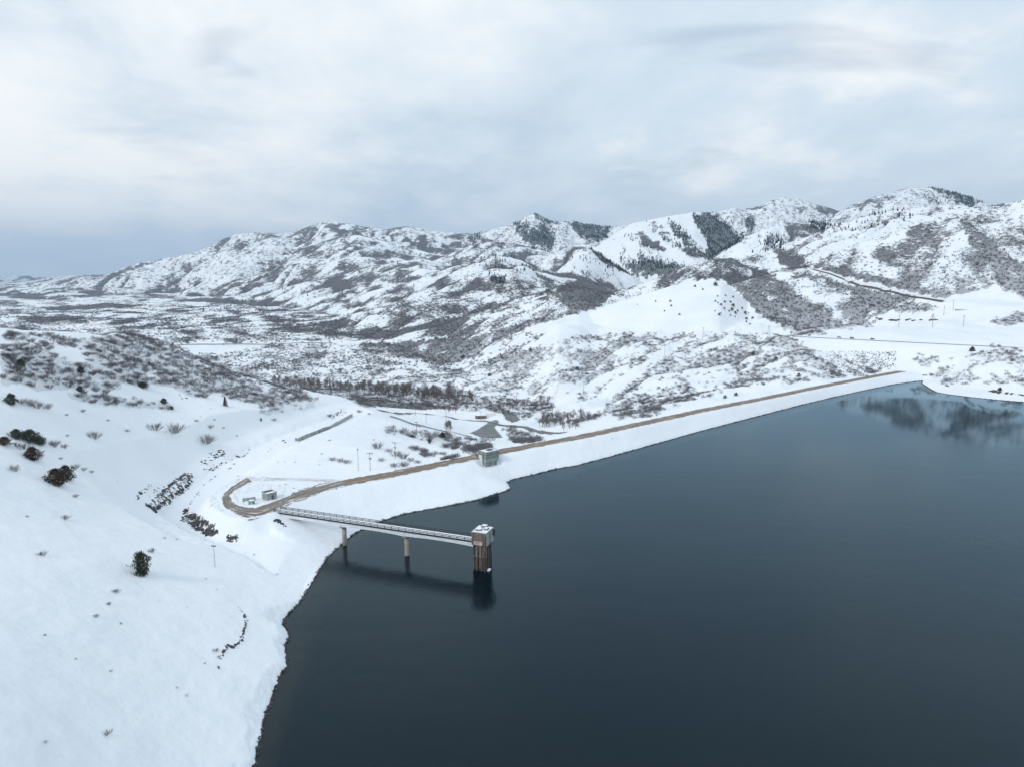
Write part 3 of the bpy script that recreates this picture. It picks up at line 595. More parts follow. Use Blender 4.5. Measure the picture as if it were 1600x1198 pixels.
M_snow = simple('snow', (.80, .825, .85), (.86, .875, .89), .8, .7, .4, .06)
M_conc = simple('pale_concrete', (.30, .32, .31), (.40, .42, .40), .9, .85, .25, .03)
M_conc2 = simple('weathered_concrete', (.20, .22, .22), (.36, .37, .35), .5, .85, .3, .03, streak=True)
M_conc3 = simple('greenish_concrete', (.22, .245, .235), (.30, .32, .30), .9, .85, .25, .03)
M_girder = simple('girder_concrete', (.62, .65, .68), (.72, .74, .76), .5, .8, .2, .02)
M_steel = simple('dark_railing_steel', (.018, .022, .028), (.04, .045, .05), 3, .6, 0)
M_dark = simple('dark_metal', (.05, .055, .06), (.09, .09, .10), 2, .6, 0)
M_wood = simple('pole_wood', (.13, .10, .08), (.22, .18, .15), 2, .85, 0)
M_galv = simple('galvanised_steel', (.30, .32, .34), (.42, .44, .46), 2, .5, 0)
M_twig = simple('bare_twigs', (.11, .105, .12), (.24, .225, .23), .25, .9, 0, spec=.1)
M_bark = simple('bare_tree_wood', (.13, .11, .105), (.24, .20, .185), .1, .9, 0, spec=.1)
M_jun = simple('juniper_foliage', (.028, .042, .030), (.075, .085, .055), .9, .85, 0, spec=.15)
M_junr = simple('rusty_juniper_foliage', (.045, .028, .020), (.085, .055, .038), .9, .85, 0, spec=.15)
M_fir = simple('fir_foliage', (.016, .028, .026), (.04, .055, .05), .05, .85, 0, spec=.15)
M_rock = simple('dark_rock', (.035, .035, .038), (.12, .11, .105), .9, .9, .6, .15)
M_blue = simple('blue_grey_paint', (.10, .19, .24), (.16, .26, .31), 1.5, .55, .1)
M_roofg = simple('roof_membrane_grey', (.20, .21, .22), (.30, .30, .31), 1, .8, .1)
M_pink = simple('faded_pink_paint', (.50, .38, .41), (.66, .54, .57), 1.2, .7, 0)
M_red = simple('faded_red_paint', (.20, .06, .05), (.28, .09, .07), 2, .6, 0)
M_white = simple('white_paint', (.72, .73, .74), (.80, .80, .80), 2, .6, 0)
M_green = simple('dull_green_paint', (.10, .20, .16), (.18, .28, .23), 1, .7, 0)
M_asph = simple('wet_asphalt', (.10, .105, .11), (.22, .22, .22), .12, .7, .1)
def mat_road(name, c1, c2, c3, snowy=.0):
    t = NT(name); uv = t.n('ShaderNodeUVMap'); sp = t.n('ShaderNodeSeparateXYZ'); t.l(uv.outputs[0], sp.inputs[0])
    cb = t.n('ShaderNodeCombineXYZ'); t.put(cb.inputs[0], t.math('MULTIPLY', sp.outputs[0], .05)); t.put(cb.inputs[1], t.math('MULTIPLY', sp.outputs[1], 13.0))
    tr = t.noise(cb.outputs[0], 1.0, 5, .6, .3); n = t.noise(t.pos(), .25, 7, .65)
    c = t.mix(t.ramp(tr, .35, .65), c1, c2); c = t.mix(t.ramp(n, .45, .7), c, c3)
    wob = t.math('ADD', t.math('MULTIPLY', t.math('SUBTRACT', t.noise(t.pos(), .28, 7, .7), .5), .75), t.math('ABSOLUTE', t.math('SUBTRACT', sp.outputs[1], .5)))
    edge = t.ramp(wob, .42, .47); sn = t.ramp(t.math('ADD', tr, t.math('MULTIPLY', n, .6)), .98 - snowy, 1.02 - snowy)
    c = t.mix(t.math('MAXIMUM', edge, t.math('MULTIPLY', sn, .75)), c, (.82, .84, .86))
    t.col(c); t.rough(.85); t.bump(t.math('ADD', tr, n), .6, .12); return t.m
M_dam = mat_road('brown_dirt_road', (.15, .11, .08), (.29, .215, .16), (.20, .15, .12), .06)
M_loop = mat_road('muddy_loop_road', (.15, .128, .112), (.27, .235, .205), (.21, .145, .10), .09)
M_track = mat_road('snowy_track', (.42, .41, .40), (.60, .60, .60), (.50, .46, .42), .22)
M_hwy = mat_road('grey_highway', (.16, .165, .17), (.26, .265, .27), (.30, .30, .30), .0)
M_mtn = mat_road('snowy_mountain_road', (.70, .71, .73), (.80, .81, .83), (.66, .65, .64), .1)
M_cut = simple('bare_road_cut', (.075, .06, .05), (.16, .12, .10), .12, .9, .4, .3)
def mat_tower():
    t = NT('stained_tower_concrete'); s = t.noise(t.pos(1.6, 1.6, .10), 1.0, 6, .6); n = t.noise(t.pos(), 1.4, 6)
    z = t.n('ShaderNodeSeparateXYZ'); t.l(t.pos(), z.inputs[0])
    c = t.mix(t.ramp(s, .44, .60), (.028, .021, .017), (.24, .20, .165)); c = t.mix(t.math('MULTIPLY', n, .5), c, (.19, .15, .12))
    c = t.mix(t.ramp(t.math('ADD', z.outputs[2], t.math('MULTIPLY', n, .6)), 5.0, 5.5, .55, 0.0), c, (.05, .032, .026))   # dark band left by the water
    t.col(c); t.rough(.85); t.bump(s, .4, .05); return t.m
M_tower = mat_tower()
def mat_pier():
    t = NT('pier_concrete'); n = t.noise(t.pos(1, 1, .3), 1.2, 6); z = t.n('ShaderNodeSeparateXYZ'); t.l(t.pos(), z.inputs[0])
    c = t.mix(n, (.26, .255, .24), (.40, .385, .36)); zz = t.math('ADD', z.outputs[2], t.math('MULTIPLY', n, .8))
    c = t.mix(t.ramp(zz, 4.8, 5.2, 1.0, 0.0), c, t.mix(n, (.24, .20, .175), (.33, .29, .26)))
    t.col(c); t.rough(.85); t.bump(n, .2, .03); return t.m
M_pier = mat_pier()

# ------------------------------------------------------------------ object helpers
def tag(o, label=None, cat=None, group=None, kind=None):
    if label: o['label'] = label
    if cat: o['category'] = cat
    if group: o['group'] = group
    if kind: o['kind'] = kind
    return o
def empty(name, loc, rz=0.0, **k):
    o = bpy.data.objects.new(name, None); COL.objects.link(o); o.location = loc; o.rotation_euler = (0, 0, rz); o.empty_display_size = .5
    return tag(o, **k)
def mesh_np(name, V, Fq, mat, smooth=False, attrs=None):
    me = bpy.data.meshes.new(name); V = np.asarray(V, np.float32); Fq = np.asarray(Fq, np.int32); k = Fq.shape[1]
    me.vertices.add(len(V)); me.vertices.foreach_set('co', V.ravel()); me.loops.add(Fq.size); me.loops.foreach_set('vertex_index', Fq.ravel())
    me.polygons.add(len(Fq)); me.polygons.foreach_set('loop_start', np.arange(0, Fq.size, k, dtype=np.int32)); me.polygons.foreach_set('loop_total', np.full(len(Fq), k, np.int32))
    if smooth: me.polygons.foreach_set('use_smooth', np.ones(len(Fq), bool))
    me.update(calc_edges=True); me.validate()
    if attrs:
        for a, d in attrs.items():
            at = me.attributes.new(a, 'FLOAT', 'POINT'); at.data.foreach_set('value', np.asarray(d, np.float32).ravel())
    me.materials.append(mat); return me
def link(name, me, parent=None, loc=None, **k):
    o = bpy.data.objects.new(name, me); COL.objects.link(o)
    if parent: o.parent = parent
    if loc is not None: o.location = loc
    return tag(o, **k)
class MB:
    def __init__(s): s.v = []; s.f = []
    def add(s, vs, fs): b = len(s.v); s.v += [tuple(v) for v in vs]; s.f += [tuple(b + i for i in f) for f in fs]; return s
    def box(s, x0, x1, y0, y1, z0, z1, bev=0.0):
        bm = bmesh.new(); bmesh.ops.create_cube(bm, size=1)
        for v in bm.verts: v.co = Vector(((x0 + x1) / 2 + v.co.x * (x1 - x0), (y0 + y1) / 2 + v.co.y * (y1 - y0), (z0 + z1) / 2 + v.co.z * (z1 - z0)))
        if bev: bmesh.ops.bevel(bm, geom=bm.edges[:], offset=bev, segments=1, affect='EDGES')
        s.bm(bm); return s
    def bm(s, bm):
        bm.verts.index_update(); b = len(s.v); s.v += [tuple(v.co) for v in bm.verts]; s.f += [tuple(b + v.index for v in f.verts) for f in bm.faces]; bm.free()
    def bar(s, a, b, r0, r1=None, n=6, cap=True):
        a = Vector(a); b = Vector(b); r1 = r0 if r1 is None else r1; d = (b - a).normalized()
        q = d.to_track_quat('Z', 'Y'); vs = []
        for c, r in ((a, r0), (b, r1)):
            for i in range(n): t = 2 * math.pi * i / n; vs.append(c + q @ Vector((math.cos(t) * r, math.sin(t) * r, 0)))
        fs = [(i, (i + 1) % n, n + (i + 1) % n, n + i) for i in range(n)]
        if cap: fs += [tuple(range(n - 1, -1, -1)), tuple(range(n, 2 * n))]
        return s.add(vs, fs)
    def prism(s, pts, z0, z1):
        n = len(pts); vs = [(p[0], p[1], z0) for p in pts] + [(p[0], p[1], z1) for p in pts]
        return s.add(vs, [(i, (i + 1) % n, n + (i + 1) % n, n + i) for i in range(n)] + [tuple(range(n - 1, -1, -1)), tuple(range(n, 2 * n))])
    def me(s, name, mat, smooth=False):
        m = bpy.data.meshes.new(name); m.from_pydata(s.v, [], s.f); m.update(); m.materials.append(mat)
        if smooth:
            for p in m.polygons: p.use_smooth = True
        return m
    def obj(s, name, mat, parent=None, loc=None, smooth=False, **k): return link(name, s.me(name, mat, smooth), parent, loc, **k)
def copy_tree(o, **k):
    c = o.copy(); COL.objects.link(c)
    for ch in o.children:
        d = ch.copy(); COL.objects.link(d); d.parent = c
        for g in ch.children:
            e = g.copy(); COL.objects.link(e); e.parent = d
    return tag(c, **k)

# ------------------------------------------------------------------ terrain and dam meshes
idx = np.arange(NU * NY).reshape(NY, NU)
quads = np.stack([idx[:-1, :-1], idx[:-1, 1:], idx[1:, 1:], idx[1:, :-1]], -1)
isdam = np.zeros((NY, NU), bool)
isdam[:nr] = (S_ > -2) & (S_ < DAML + 4) & (((side) & (dc < 42) & (sdw > -16)) | ((~side) & (down > tz - .05) & (dc < 40)) | (dc < 5.8)) & (Yn < 720)
fd = isdam[:-1, :-1] & isdam[1:, 1:] & isdam[:-1, 1:] & isdam[1:, :-1]
def submesh(name, mask):
    q = quads[mask].reshape(-1, 4); used, inv = np.unique(q, return_inverse=True); q = inv.reshape(-1, 4)
    V = np.stack([X.ravel()[used], Y.ravel()[used], Z.ravel()[used]], 1)
    return mesh_np(name, V, q, M_ground, True, dict(brush=brush.ravel()[used], conifer=conif.ravel()[used], dirt=dirt.ravel()[used], shore=shore.ravel()[used], rockface=rockface.ravel()[used]))
# leave out lake bed far from shore (kept shallow near the edge so the bottom shows through)
link('snowy_terrain', submesh('snowy_terrain', ~fd), kind='structure', label='snow covered hills, valley and mountains')
link('dam_embankment', submesh('dam_embankment', fd), label='long straight snow covered earth dam between the dark reservoir and the valley', category='dam') if False else tag(link('dam_embankment', submesh('dam_embankment', fd)), 'long straight snow covered earth dam running along the far side of the reservoir', 'dam')
# ground behind the viewpoint
xs = np.array([-9000, -3000, -900, -300, -75]); ysr = np.array([-9000, -3000, -900, -200, 22])
rv = []; 
for yy in ysr:
    for xx in xs: rv.append((xx, yy, 25 if xx < -80 else -6))
rf = [(j * 5 + i, j * 5 + i + 1, (j + 1) * 5 + i + 1, (j + 1) * 5 + i) for j in range(4) for i in range(4)]
link('snowy_plain', mesh_np('snowy_plain', rv, rf, M_ground, True, dict(brush=np.full(25, .1), conifer=np.zeros(25), dirt=np.zeros(25))), kind='structure')
# lake
wu = np.linspace(-.5, 1.6, 330); wyr = np.concatenate([np.geomspace(22, 900, 300)])
WU, WY = np.meshgrid(wu, wyr); WX = WU * WY
dep = -gs(Z, WX, WY); wdist, wins = seg_d(WX, WY, LAKE); keep = (wins | (wdist < 4))
wi = np.arange(WX.size).reshape(WX.shape); wq = np.stack([wi[:-1, :-1], wi[:-1, 1:], wi[1:, 1:], wi[1:, :-1]], -1)
km = keep[:-1, :-1] | keep[1:, 1:] | keep[:-1, 1:] | keep[1:, :-1]
q = wq[km].reshape(-1, 4); used, inv = np.unique(q, return_inverse=True)
V = np.stack([WX.ravel()[used], WY.ravel()[used], np.zeros(len(used))], 1)
link('lake_water', mesh_np('lake_water', V, inv.reshape(-1, 4), M_water, True, dict(depth=dep.ravel()[used])), kind='structure')
V = [(-60, -9000, -.01), (9000, -9000, -.01), (9000, 22, -.01), (-60, 22, -.01)]
link('lake_water_behind', mesh_np('lake_water_behind', V, [(0, 1, 2, 3)], M_water, False, dict(depth=[9, 9, 9, 9])), kind='structure')

# ------------------------------------------------------------------ roads
def strip(name, A, B, mat, dz=.06, drape=False, n=None, crest=False, **k):
    def res(P, n):
        P = np.array([(p[0], p[1]) for p in P]); s = np.concatenate([[0], np.cumsum(np.hypot(*np.diff(P, axis=0).T))]); t = np.linspace(0, s[-1], n)
        return np.stack([np.interp(t, s, P[:, 0]), np.interp(t, s, P[:, 1])], 1), s[-1]
    n = n or max(8, len(A) * 6); a, La = res(A, n); b, Lb = res(B, n); m = 5; V = []; UV = []
    for i in range(n):
        for j in range(m):
            t = j / (m - 1); x = a[i, 0] * (1 - t) + b[i, 0] * t; y = a[i, 1] * (1 - t) + b[i, 1] * t
            z = (max(H(x, y), H(a[i, 0], a[i, 1]) * (1 - t) + H(b[i, 0], b[i, 1]) * t) if drape else (float(np.interp(y, CC[:, 1], CZ)) if crest else ZC)) + dz
            V.append((x, y, z)); UV.append((La * i / (n - 1), t))
    Fs = [(i * m + j, i * m + j + 1, (i + 1) * m + j + 1, (i + 1) * m + j) for i in range(n - 1) for j in range(m - 1)]
    me = mesh_np(name, V, Fs, mat, True); uv = me.uv_layers.new(name='UVMap')
    li_ = np.zeros(len(me.loops), np.int32); me.loops.foreach_get('vertex_index', li_); uv.data.foreach_set('uv', np.array(UV, np.float32)[li_].ravel())
    return link(name, me, kind='structure', **k)
ext = [cf[0] - DAMD * 8] + cf
def off(P, w):
    P = [Vector((p[0], p[1], 0)) for p in P]; o = []
    for i, p in enumerate(P):
        d = (P[min(i + 1, len(P) - 1)] - P[max(i - 1, 0)]).normalized(); o.append((p + Vector((-d.y, d.x, 0)) * w)[:2])
    return o
strip('dam_crest_road', off(CC, 4.9), off(CC, -4.9), M_dam, .07, n=150, crest=True)
strip('loop_road', [tuple(p)[:2] for p in [cn[0] + DAMD * 3] + lo], [tuple(p)[:2] for p in [cf[0] + DAMD * 3] + li], M_loop, .045, n=160)
tk = [atz(x, y, ZC) for x, y in [(386,746.5),(400,748),(430,748.2),(460,749),(490,750),(520,750.5),(545,751)]]
strip('snowy_track', [tuple(p + Vector((0, 2.6, 0)))[:2] for p in tk], [tuple(p - Vector((0, 2.2, 0)))[:2] for p in tk], M_track, .03, drape=True, n=60)
def road_px(name, pts, w, mat, dz=.25, y0=0, n=60, **k):
    P = [hit(x, y, y0) for x, y in pts]; P = [p for p in P if p]; A = []; B = []
    for i, p in enumerate(P):
        d = (P[min(i + 1, len(P) - 1)] - P[max(i - 1, 0)]); d.z = 0; d.normalize(); nrm = Vector((-d.y, d.x, 0)) * w / 2
        A.append((p + nrm)[:2]); B.append((p - nrm)[:2])
    return strip(name, A, B, mat, dz, True, n, **k)
road_px('valley_road', [(592,641),(640,645),(700,651),(760,658),(820,667),(880,676)], 7, M_asph, .3, 400)
road_px('river_road', [(610,650),(650,664),(700,674),(735,682)], 7, M_hwy, .3, 380)
strip('highway', [(p.x, p.y + 4.2) for p in HW[1:]], [(p.x, p.y - 4.2) for p in HW[1:]], M_hwy, .25, True, 120)
road_px('embankment_road', [(284,539),(330,538.5),(380,538),(440,537.5),(520,536.5)], 12, M_hwy, .5, 800)
rp = [(1266,419),(1290,426),(1312,432),(1330,440),(1360,447),(1400,455),(1440,463),(1475,470)]
road_px('mountain_road', rp, 11, M_mtn, .8, 700, 90)
road_px('road_cut_bank', [(1270,421.5),(1300,430),(1318,437),(1335,444),(1365,451),(1400,458.5),(1440,466.5),(1474,472)], 4, M_cut, 1.2, 700, 90)
# river pools in the valley: level stretches of dark water lying a hand above the gravel
M_river = simple('dark_river_water', (.025, .03, .034), (.13, .12, .115), .22, .3, .4, .2, spec=.4)
def pool(name, poly, y0=420, y1=900):
    fx_ = (PX[:-1, :-1] + PX[1:, 1:]) / 2; fy_ = (PY[:-1, :-1] + PY[1:, 1:]) / 2; m_ = (Y[:-1, :-1] > y0) & (Y[:-1, :-1] < y1)
    sel = np.zeros(m_.shape, bool); _, i_ = seg_d(fx_[m_], fy_[m_], poly); sel[m_] = i_
    q_ = quads[sel].reshape(-1, 4)
    if not len(q_): return
    us_, inv_ = np.unique(q_, return_inverse=True); V_ = np.stack([X.ravel()[us_], Y.ravel()[us_], Z.ravel()[us_] + .3], 1)
    link(name, mesh_np(name, V_, inv_.reshape(-1, 4), M_river, True), kind='structure')
pool('river_water', [(735,676),(745,672),(757,664),(766,658),(775,656),(780,658),(772,668),(785,683),(770,684),(750,682)])
pool('river_pool', [(780,636),(795,642),(806,648),(813,656),(800,660),(790,654)])
pool('willow_flat', [(556,623),(600,624),(650,632),(700,634),(712,637),(660,640),(604,636),(560,631)], 500, 1000)  # dark sheet draped on the flat stands for dense willow brush
sdfull = np.full(X.shape, 99.); sdfull[:nr] = sd
# ================================================================== intake tower and its bridge
E1 = Vector((79.4, -30.0, 0)).normalized(); E2 = Vector((-E1.y, E1.x, 0)); YAW = math.atan2(E1.y, E1.x)
TA = Vector((-13.5, 225.6, 0))                       # front left foot of the shaft
t = empty('intake_tower', TA, YAW, label='tall rust-stained concrete intake tower rising from the dark lake at the end of the footbridge', cat='tower')
SW, SD = 4.9, 5.0
m = MB(); m.box(0, SW, 0, SD, -8, 9.3, .08); m.obj('shaft', M_tower, t)
for i, x in enumerate((.15, 1.55, 2.95, 4.35)):
    m = MB(); m.box(x, x + .4, -.42, .03, -8, 9.25, .03); m.obj('shaft_rib', M_tower, t)
for y in (.9, 2.6, 4.2):
    m = MB(); m.box(SW - .02, SW + .3, y, y + .35, -8, 9.25, .03); m.obj('shaft_rib', M_tower, t)
for z0_ in (5.0, 1.2): m = MB(); m.box(-.12, SW + .25, -.5, .02, z0_, z0_ + .2, .03); m.obj('ring_ledge', M_tower, t)
BW = SW + .35
m = MB(); m.box(-.3, BW, -.55, 6.0, 9.3, 13.7, .06); head = m.obj('gate_house', M_tower, t)
m = MB(); m.box(-.42, BW + .12, -.67, 6.12, 13.7, 13.98, .04); m.obj('roof_slab', M_conc2, t)
m = MB(); m.box(-.2, BW - .1, -.45, 5.9, 13.98, 14.12, .05); m.obj('roof_snow', M_snow, t)
for x0, x1, y0, y1, h in ((.4, 2.6, .5, 2.2, .55), (1.4, 3.4, 3.9, 5.5, .75), (3.1, 4.6, 1.9, 3.6, .6)):
    m = MB(); m.box(x0, x1, y0, y1, 14.0, 14.1 + h, .04); hb = m.obj('roof_hatch_or_shade', M_roofg, t)
    m = MB(); m.box(x0 + .12, x1 - .1, y0 + .1, y1 - .12, 14.1 + h, 14.2 + h, .03); m.obj('hatch_snow', M_snow, hb)
m = MB()
for x, y, h in ((4.9, 5.7, 1.9), (.1, 5.6, .9), (.0, .0, .7), (3.2, 5.8, 1.5)): m.bar((x, y, 13.9), (x, y, 14 + h), .05)
m.bar((4.9, 5.7, 15.6), (4.4, 5.4, 15.8), .12); m.obj('roof_mast', M_dark, t, kind='stuff')
m = MB(); m.box(BW, BW + .75, 4.9, 5.9, 11.3, 13.7, .04); m.obj('side_cabinet', M_dark, t)
m = MB()
for z in (12.4, 11.4, 10.4): m.box(BW - .01, BW + .05, .1, 5.8, z, z + .10)
m.obj('panel_groove', M_conc2, t, kind='stuff')
m = MB(); m.box(BW - .01, BW + .06, -.5, 5.95, 9.32, 13.66); m.obj('side_cladding', M_conc, t)
m = MB(); m.box(.45, 3.65, -.63, -.57, 9.45, 10.75, .01); sg = m.obj('warning_sign', M_pink, t)
m = MB()
for (a, b, c, d) in ((.75, 3.4, 10.35, 10.5), (.95, 2.4, 10.0, 10.12), (.75, 3.1, 9.7, 9.82)): m.box(a, b, -.645, -.625, c, d)
m.obj('sign_marks', M_red, sg, kind='stuff')
m = MB(); m.box(SW + .1, SW + 1.1, .3, 2.0, .05, .5, .12); m.box(SW + .2, SW + .8, .5, 1.6, .5, .75, .1); tag(m.obj('ice_ledge', M_snow, t))
m = MB(); m.bar((BW + .12, 2.2, 9.5), (BW + .12, 2.2, 13.5), .04); m.bar((BW + .12, 2.7, 9.5), (BW + .12, 2.7, 13.5), .04)
for k in range(10): m.bar((BW + .12, 2.2, 9.8 + k * .38), (BW + .12, 2.7, 9.8 + k * .38), .03)
m.obj('ladder', M_dark, t, kind='stuff')

BL0 = atz(424, 800, ZC); BL0.z = 0
bend = TA + E1 * (-.3); L = (bend - BL0).dot(E1); BO = bend - E1 * L + E2 * 1.0       # origin of the bridge at its landward end
b = empty('footbridge', BO, YAW, label='long snow-covered concrete footbridge from the loop road out to the intake tower', cat='bridge')
m = MB(); m.box(0, L, 0, 3.8, 9.55, 9.9, .03); m.obj('deck', M_conc, b)
m = MB(); m.box(.5, L - .1, .32, 3.5, 9.9, 10.06, .05); m.obj('deck_snow', M_snow, b)
for y_ in (-.14, 3.8): m = MB(); m.box(0, L, y_, y_ + .14, 9.52, 10.02); m.obj('deck_edge_shade', M_steel, b)  # near-black strips stand in for the shadow lines above the girders
PX_ = [(Vector((-65.5, 242.7, 0)) - BO).dot(E1), (Vector((-39.7, 235.0, 0)) - BO).dot(E1)]
sp = [0] + PX_ + [L]
for i in range(3):
    x0, x1 = sp[i] + (.06 if i else 0), sp[i + 1] - .06
    for y0 in (.04, 2.96):
        m = MB(); n = 14; V = []; Fq = []
        for k in range(n + 1):
            tt = k / n; x = x0 + (x1 - x0) * tt; dz = 8.3 - .42 * (abs(2 * tt - 1) ** 2.2)
            V += [(x, y0, dz), (x, y0 + .8, dz), (x, y0 + .8, 9.55), (x, y0, 9.55)]
        for k in range(n): Fq += [(4*k+j, 4*k+(j+1)%4, 4*k+4+(j+1)%4, 4*k+4+j) for j in range(4)]
        Fq += [(3,2,1,0), (4*n, 4*n+1, 4*n+2, 4*n+3)]
        m.add(V, Fq).obj('girder', M_girder, b)
pm = MB(); pm.box(-.07, .07, -.06, .06, 9.9, 10.95); pm = pm.me('railing_post', M_steel)
npost = 30
for sy in (.06, 3.74):
    for k in range(npost): link('railing_post', pm, b, (.4 + (L - .9) * k / (npost - 1), sy, 0))
    for z in (10.95, 10.45):
        m = MB(); m.box(.3, L - .4, sy - .09, sy + .09, z - .085, z + .085); m.obj('rail', M_steel, b)
for x, zb in zip(PX_, (-4, -12)):
    m = MB(); m.bar((x, 1.9, zb), (x, 1.9, 7.3), .84, n=20); c = m.obj('pier', M_pier, b)
    for p in c.data.polygons: p.use_smooth = len(p.vertices) == 4
    m = MB(); V = []
    pts = [(-.55, 7.1), (4.35, 7.1)]
    m.add([(x-.75,.9,6.9),(x+.75,.9,6.9),(x+.75,2.9,6.9),(x-.75,2.9,6.9),(x-.75,-.1,7.5),(x+.75,-.1,7.5),(x+.75,3.9,7.5),(x-.75,3.9,7.5),(x-.75,-.1,8.1),(x+.75,-.1,8.1),(x+.75,3.9,8.1),(x-.75,3.9,8.1)],
          [(3,2,1,0),(0,1,5,4),(1,2,6,5),(2,3,7,6),(3,0,4,7),(4,5,9,8),(5,6,10,9),(6,7,11,10),(7,4,8,11),(8,9,10,11)]).obj('pier_cap', M_pier, c)
m = MB(); m.box(-2.2, 1.2, -.6, 4.6, 5.5, 9.5, .08); m.obj('abutment', M_conc2, b)
m = MB(); m.box(-3.4, .2, -1.4, -.8, 6.0, 9.8, .05); m.obj('wing_wall', M_conc2, b)

# ================================================================== valve house on the dam face
D1 = DAMD.copy(); D2 = Vector((-D1.y, D1.x, 0)); YD = math.atan2(D1.y, D1.x)
VC = atz(759, 722, 9.0)
v = empty('valve_house', (VC.x, VC.y, 0), YD, label='grey panelled concrete valve house overhanging its narrow pedestal on the snowy dam slope', cat='utility building')
WL, WD = 8.6, 6.4
m = MB(); m.box(1.0, 7.4, .9, WD - .8, 2.0, 9.0, .05); m.obj('pedestal', M_conc2, v)
for x_ in (.75, 7.4): m = MB(); m.box(x_, x_ + .25, .75, 1.6, 2.0, 9.0); m.obj('pedestal_rib', M_conc2, v)
m = MB(); m.box(.25, WL - .25, .25, WD - .2, 8.4, 9.1, .05); m.obj('floor_beam', M_conc2, v)
for z0, z1, mm in ((9.0, 10.6, M_conc), (10.85, 12.3, M_conc3), (12.55, 13.75, M_conc3)):
    m = MB(); m.box(0, WL, 0, WD, z0, z1, .05); m.obj('wall_band', mm, v)
m = MB(); m.box(.22, WL - .22, .22, WD - .22, 9.2, 13.6); m.obj('wall_core', M_dark, v)
m = MB(); m.box(-.06, .05, 1.6, 2.1, 9.0, 13.5); m.obj('dark_slot', M_dark, v)
m = MB(); m.box(-.06, .05, 3.4, 5.6, 9.3, 12.0, .02); m.obj('door', M_white, v)
m = MB(); m.box(WL - 1.1, WL - .5, -.06, .05, 12.6, 13.2); m.obj('vent', M_dark, v)
for (x0, x1, y0, y1) in ((0, WL, 0, .3), (0, WL, WD - .3, WD), (0, .3, .3, WD - .3), (WL - .3, WL, .3, WD - .3)):
    m = MB(); m.box(x0, x1, y0, y1, 13.75, 14.15); m.obj('parapet', M_conc2, v)
m = MB(); m.box(.3, WL - .3, .3, WD - .3, 13.7, 13.95, .05); m.obj('roof_snow', M_snow, v)
m = MB(); m.box(3.4, 6.6, 2.2, 4.4, 13.9, 14.3, .04); m.obj('roof_hatch_or_shade', M_dark, v)
m = MB()
for k in range(6): m.bar((-.1 + k * 1.75, WD + .05, 13.8), (-.1 + k * 1.75, WD + .05, 15.0), .05)
m.bar((-.1, WD + .05, 15), (WL, WD + .05, 15), .05); m.obj('roof_railing', M_steel, v, kind='stuff')
m = MB(); m.box(1.5, 5.0, WD, WD + 9, 9.7, 10.05, .04); m.obj('access_slab', M_conc, v)

# ================================================================== yard inside the loop road
bc = atz(417.3, 782.5, ZC)
o = empty('concrete_hut', bc, R(45), label='square pale concrete hut with a dark door standing inside the loop road', cat='hut')
m = MB(); m.box(0, 4.3, 0, 4.6, -.6, 2.7, .04); m.obj('wall', M_conc, o)
for (x0, x1, y0, y1) in ((-.1, 4.4, -.1, .2), (-.1, 4.4, 4.4, 4.7), (-.1, .2, .2, 4.4), (4.1, 4.4, .2, 4.4)):
    m = MB(); m.box(x0, x1, y0, y1, 2.7, 3.1); m.obj('parapet', M_conc, o)
m = MB(); m.box(.2, 4.1, .2, 2.4, 2.7, 2.95, .04); m.obj('roof_snow', M_snow, o)
m = MB(); m.box(.9, 3.4, 2.6, 4.2, 2.7, 2.85); m.obj('roof_hatch_or_shade', M_dark, o)  # dark slab stands in for the shadow inside the parapet
m = MB(); m.box(2.0, 3.1, -.07, .05, -.1, 2.0, .02); d = m.obj('door', M_dark, o)
m = MB(); m.box(2.95, 3.02, -.14, -.07, .9, 1.05); m.obj('handle', M_galv, d)
m = MB(); m.box(-.08, .05, 1.2, 1.9, .2, 2.4); m.box(-.08, .05, 2.6, 3.1, .2, 2.4); m.obj('vent', M_conc2, o, kind='stuff')
m = MB(); m.bar((4.0, 4.2, 3.0), (4.0, 4.2, 5.2), .05); m.obj('mast', M_galv, o)
p0 = atz(379, 784.5, ZC); p1 = atz(396, 782.5, ZC); dv = (p1 - p0)
o = empty('low_wall', p0, math.atan2(dv.y, dv.x), label='low pale concrete screen wall beside the blue tank in the loop yard', cat='wall')
for k in range(3): m = MB(); l = dv.length / 3; m.box(k * l + .02, (k + 1) * l - .02, 0, .35, -.5, 1.75, .03); m.obj('panel', M_conc, o)
m = MB(); m.box(0, dv.length, -.02, .37, 1.75, 1.9, .04); m.obj('snow_cap', M_snow, o)
p0 = atz(388.5, 788.3, ZC)
o = empty('blue_tank', p0, R(8), label='small boxy blue-grey tank with snow on its lid, nearest the loop road bend', cat='tank')
m = MB(); m.box(0, 2.0, 0, 1.8, -.3, 1.45, .06); m.obj('body', M_blue, o)
m = MB(); m.box(.05, 1.95, .05, 1.75, 1.45, 1.7, .08); m.obj('snow_cap', M_snow, o)
m = MB(); m.box(.85, 1.1, -.05, .02, .1, 1.3); m.obj('ladder', M_white, o)
p0 = atz(394, 781, ZC)
o = empty('control_cabinet', p0, R(20), label='small grey control cabinet between the low wall and the concrete hut', cat='cabinet')
m = MB(); m.box(0, 1.3, 0, .8, -.3, 1.35, .03); m.obj('body', M_conc2, o)
m = MB(); m.box(-.04, 1.34, -.05, .85, 1.35, 1.5, .03); m.obj('snow_cap', M_snow, o)
m = MB(); m.box(.2, 1.1, -.04, .01, .1, 1.2); m.obj('door', M_galv, o)
FP = [atz(x, y, ZC) for x, y in [(366,777),(372,785),(382,789.2),(396,789.4),(412,785.5),(428,780.5),(443,774),(446,768),(436,764),(420,763),(404,765),(388,768),(374,771)]]
fo = empty('yard_fence', FP[0], 0, label='thin galvanised wire fence round the huts inside the loop road', cat='fence')
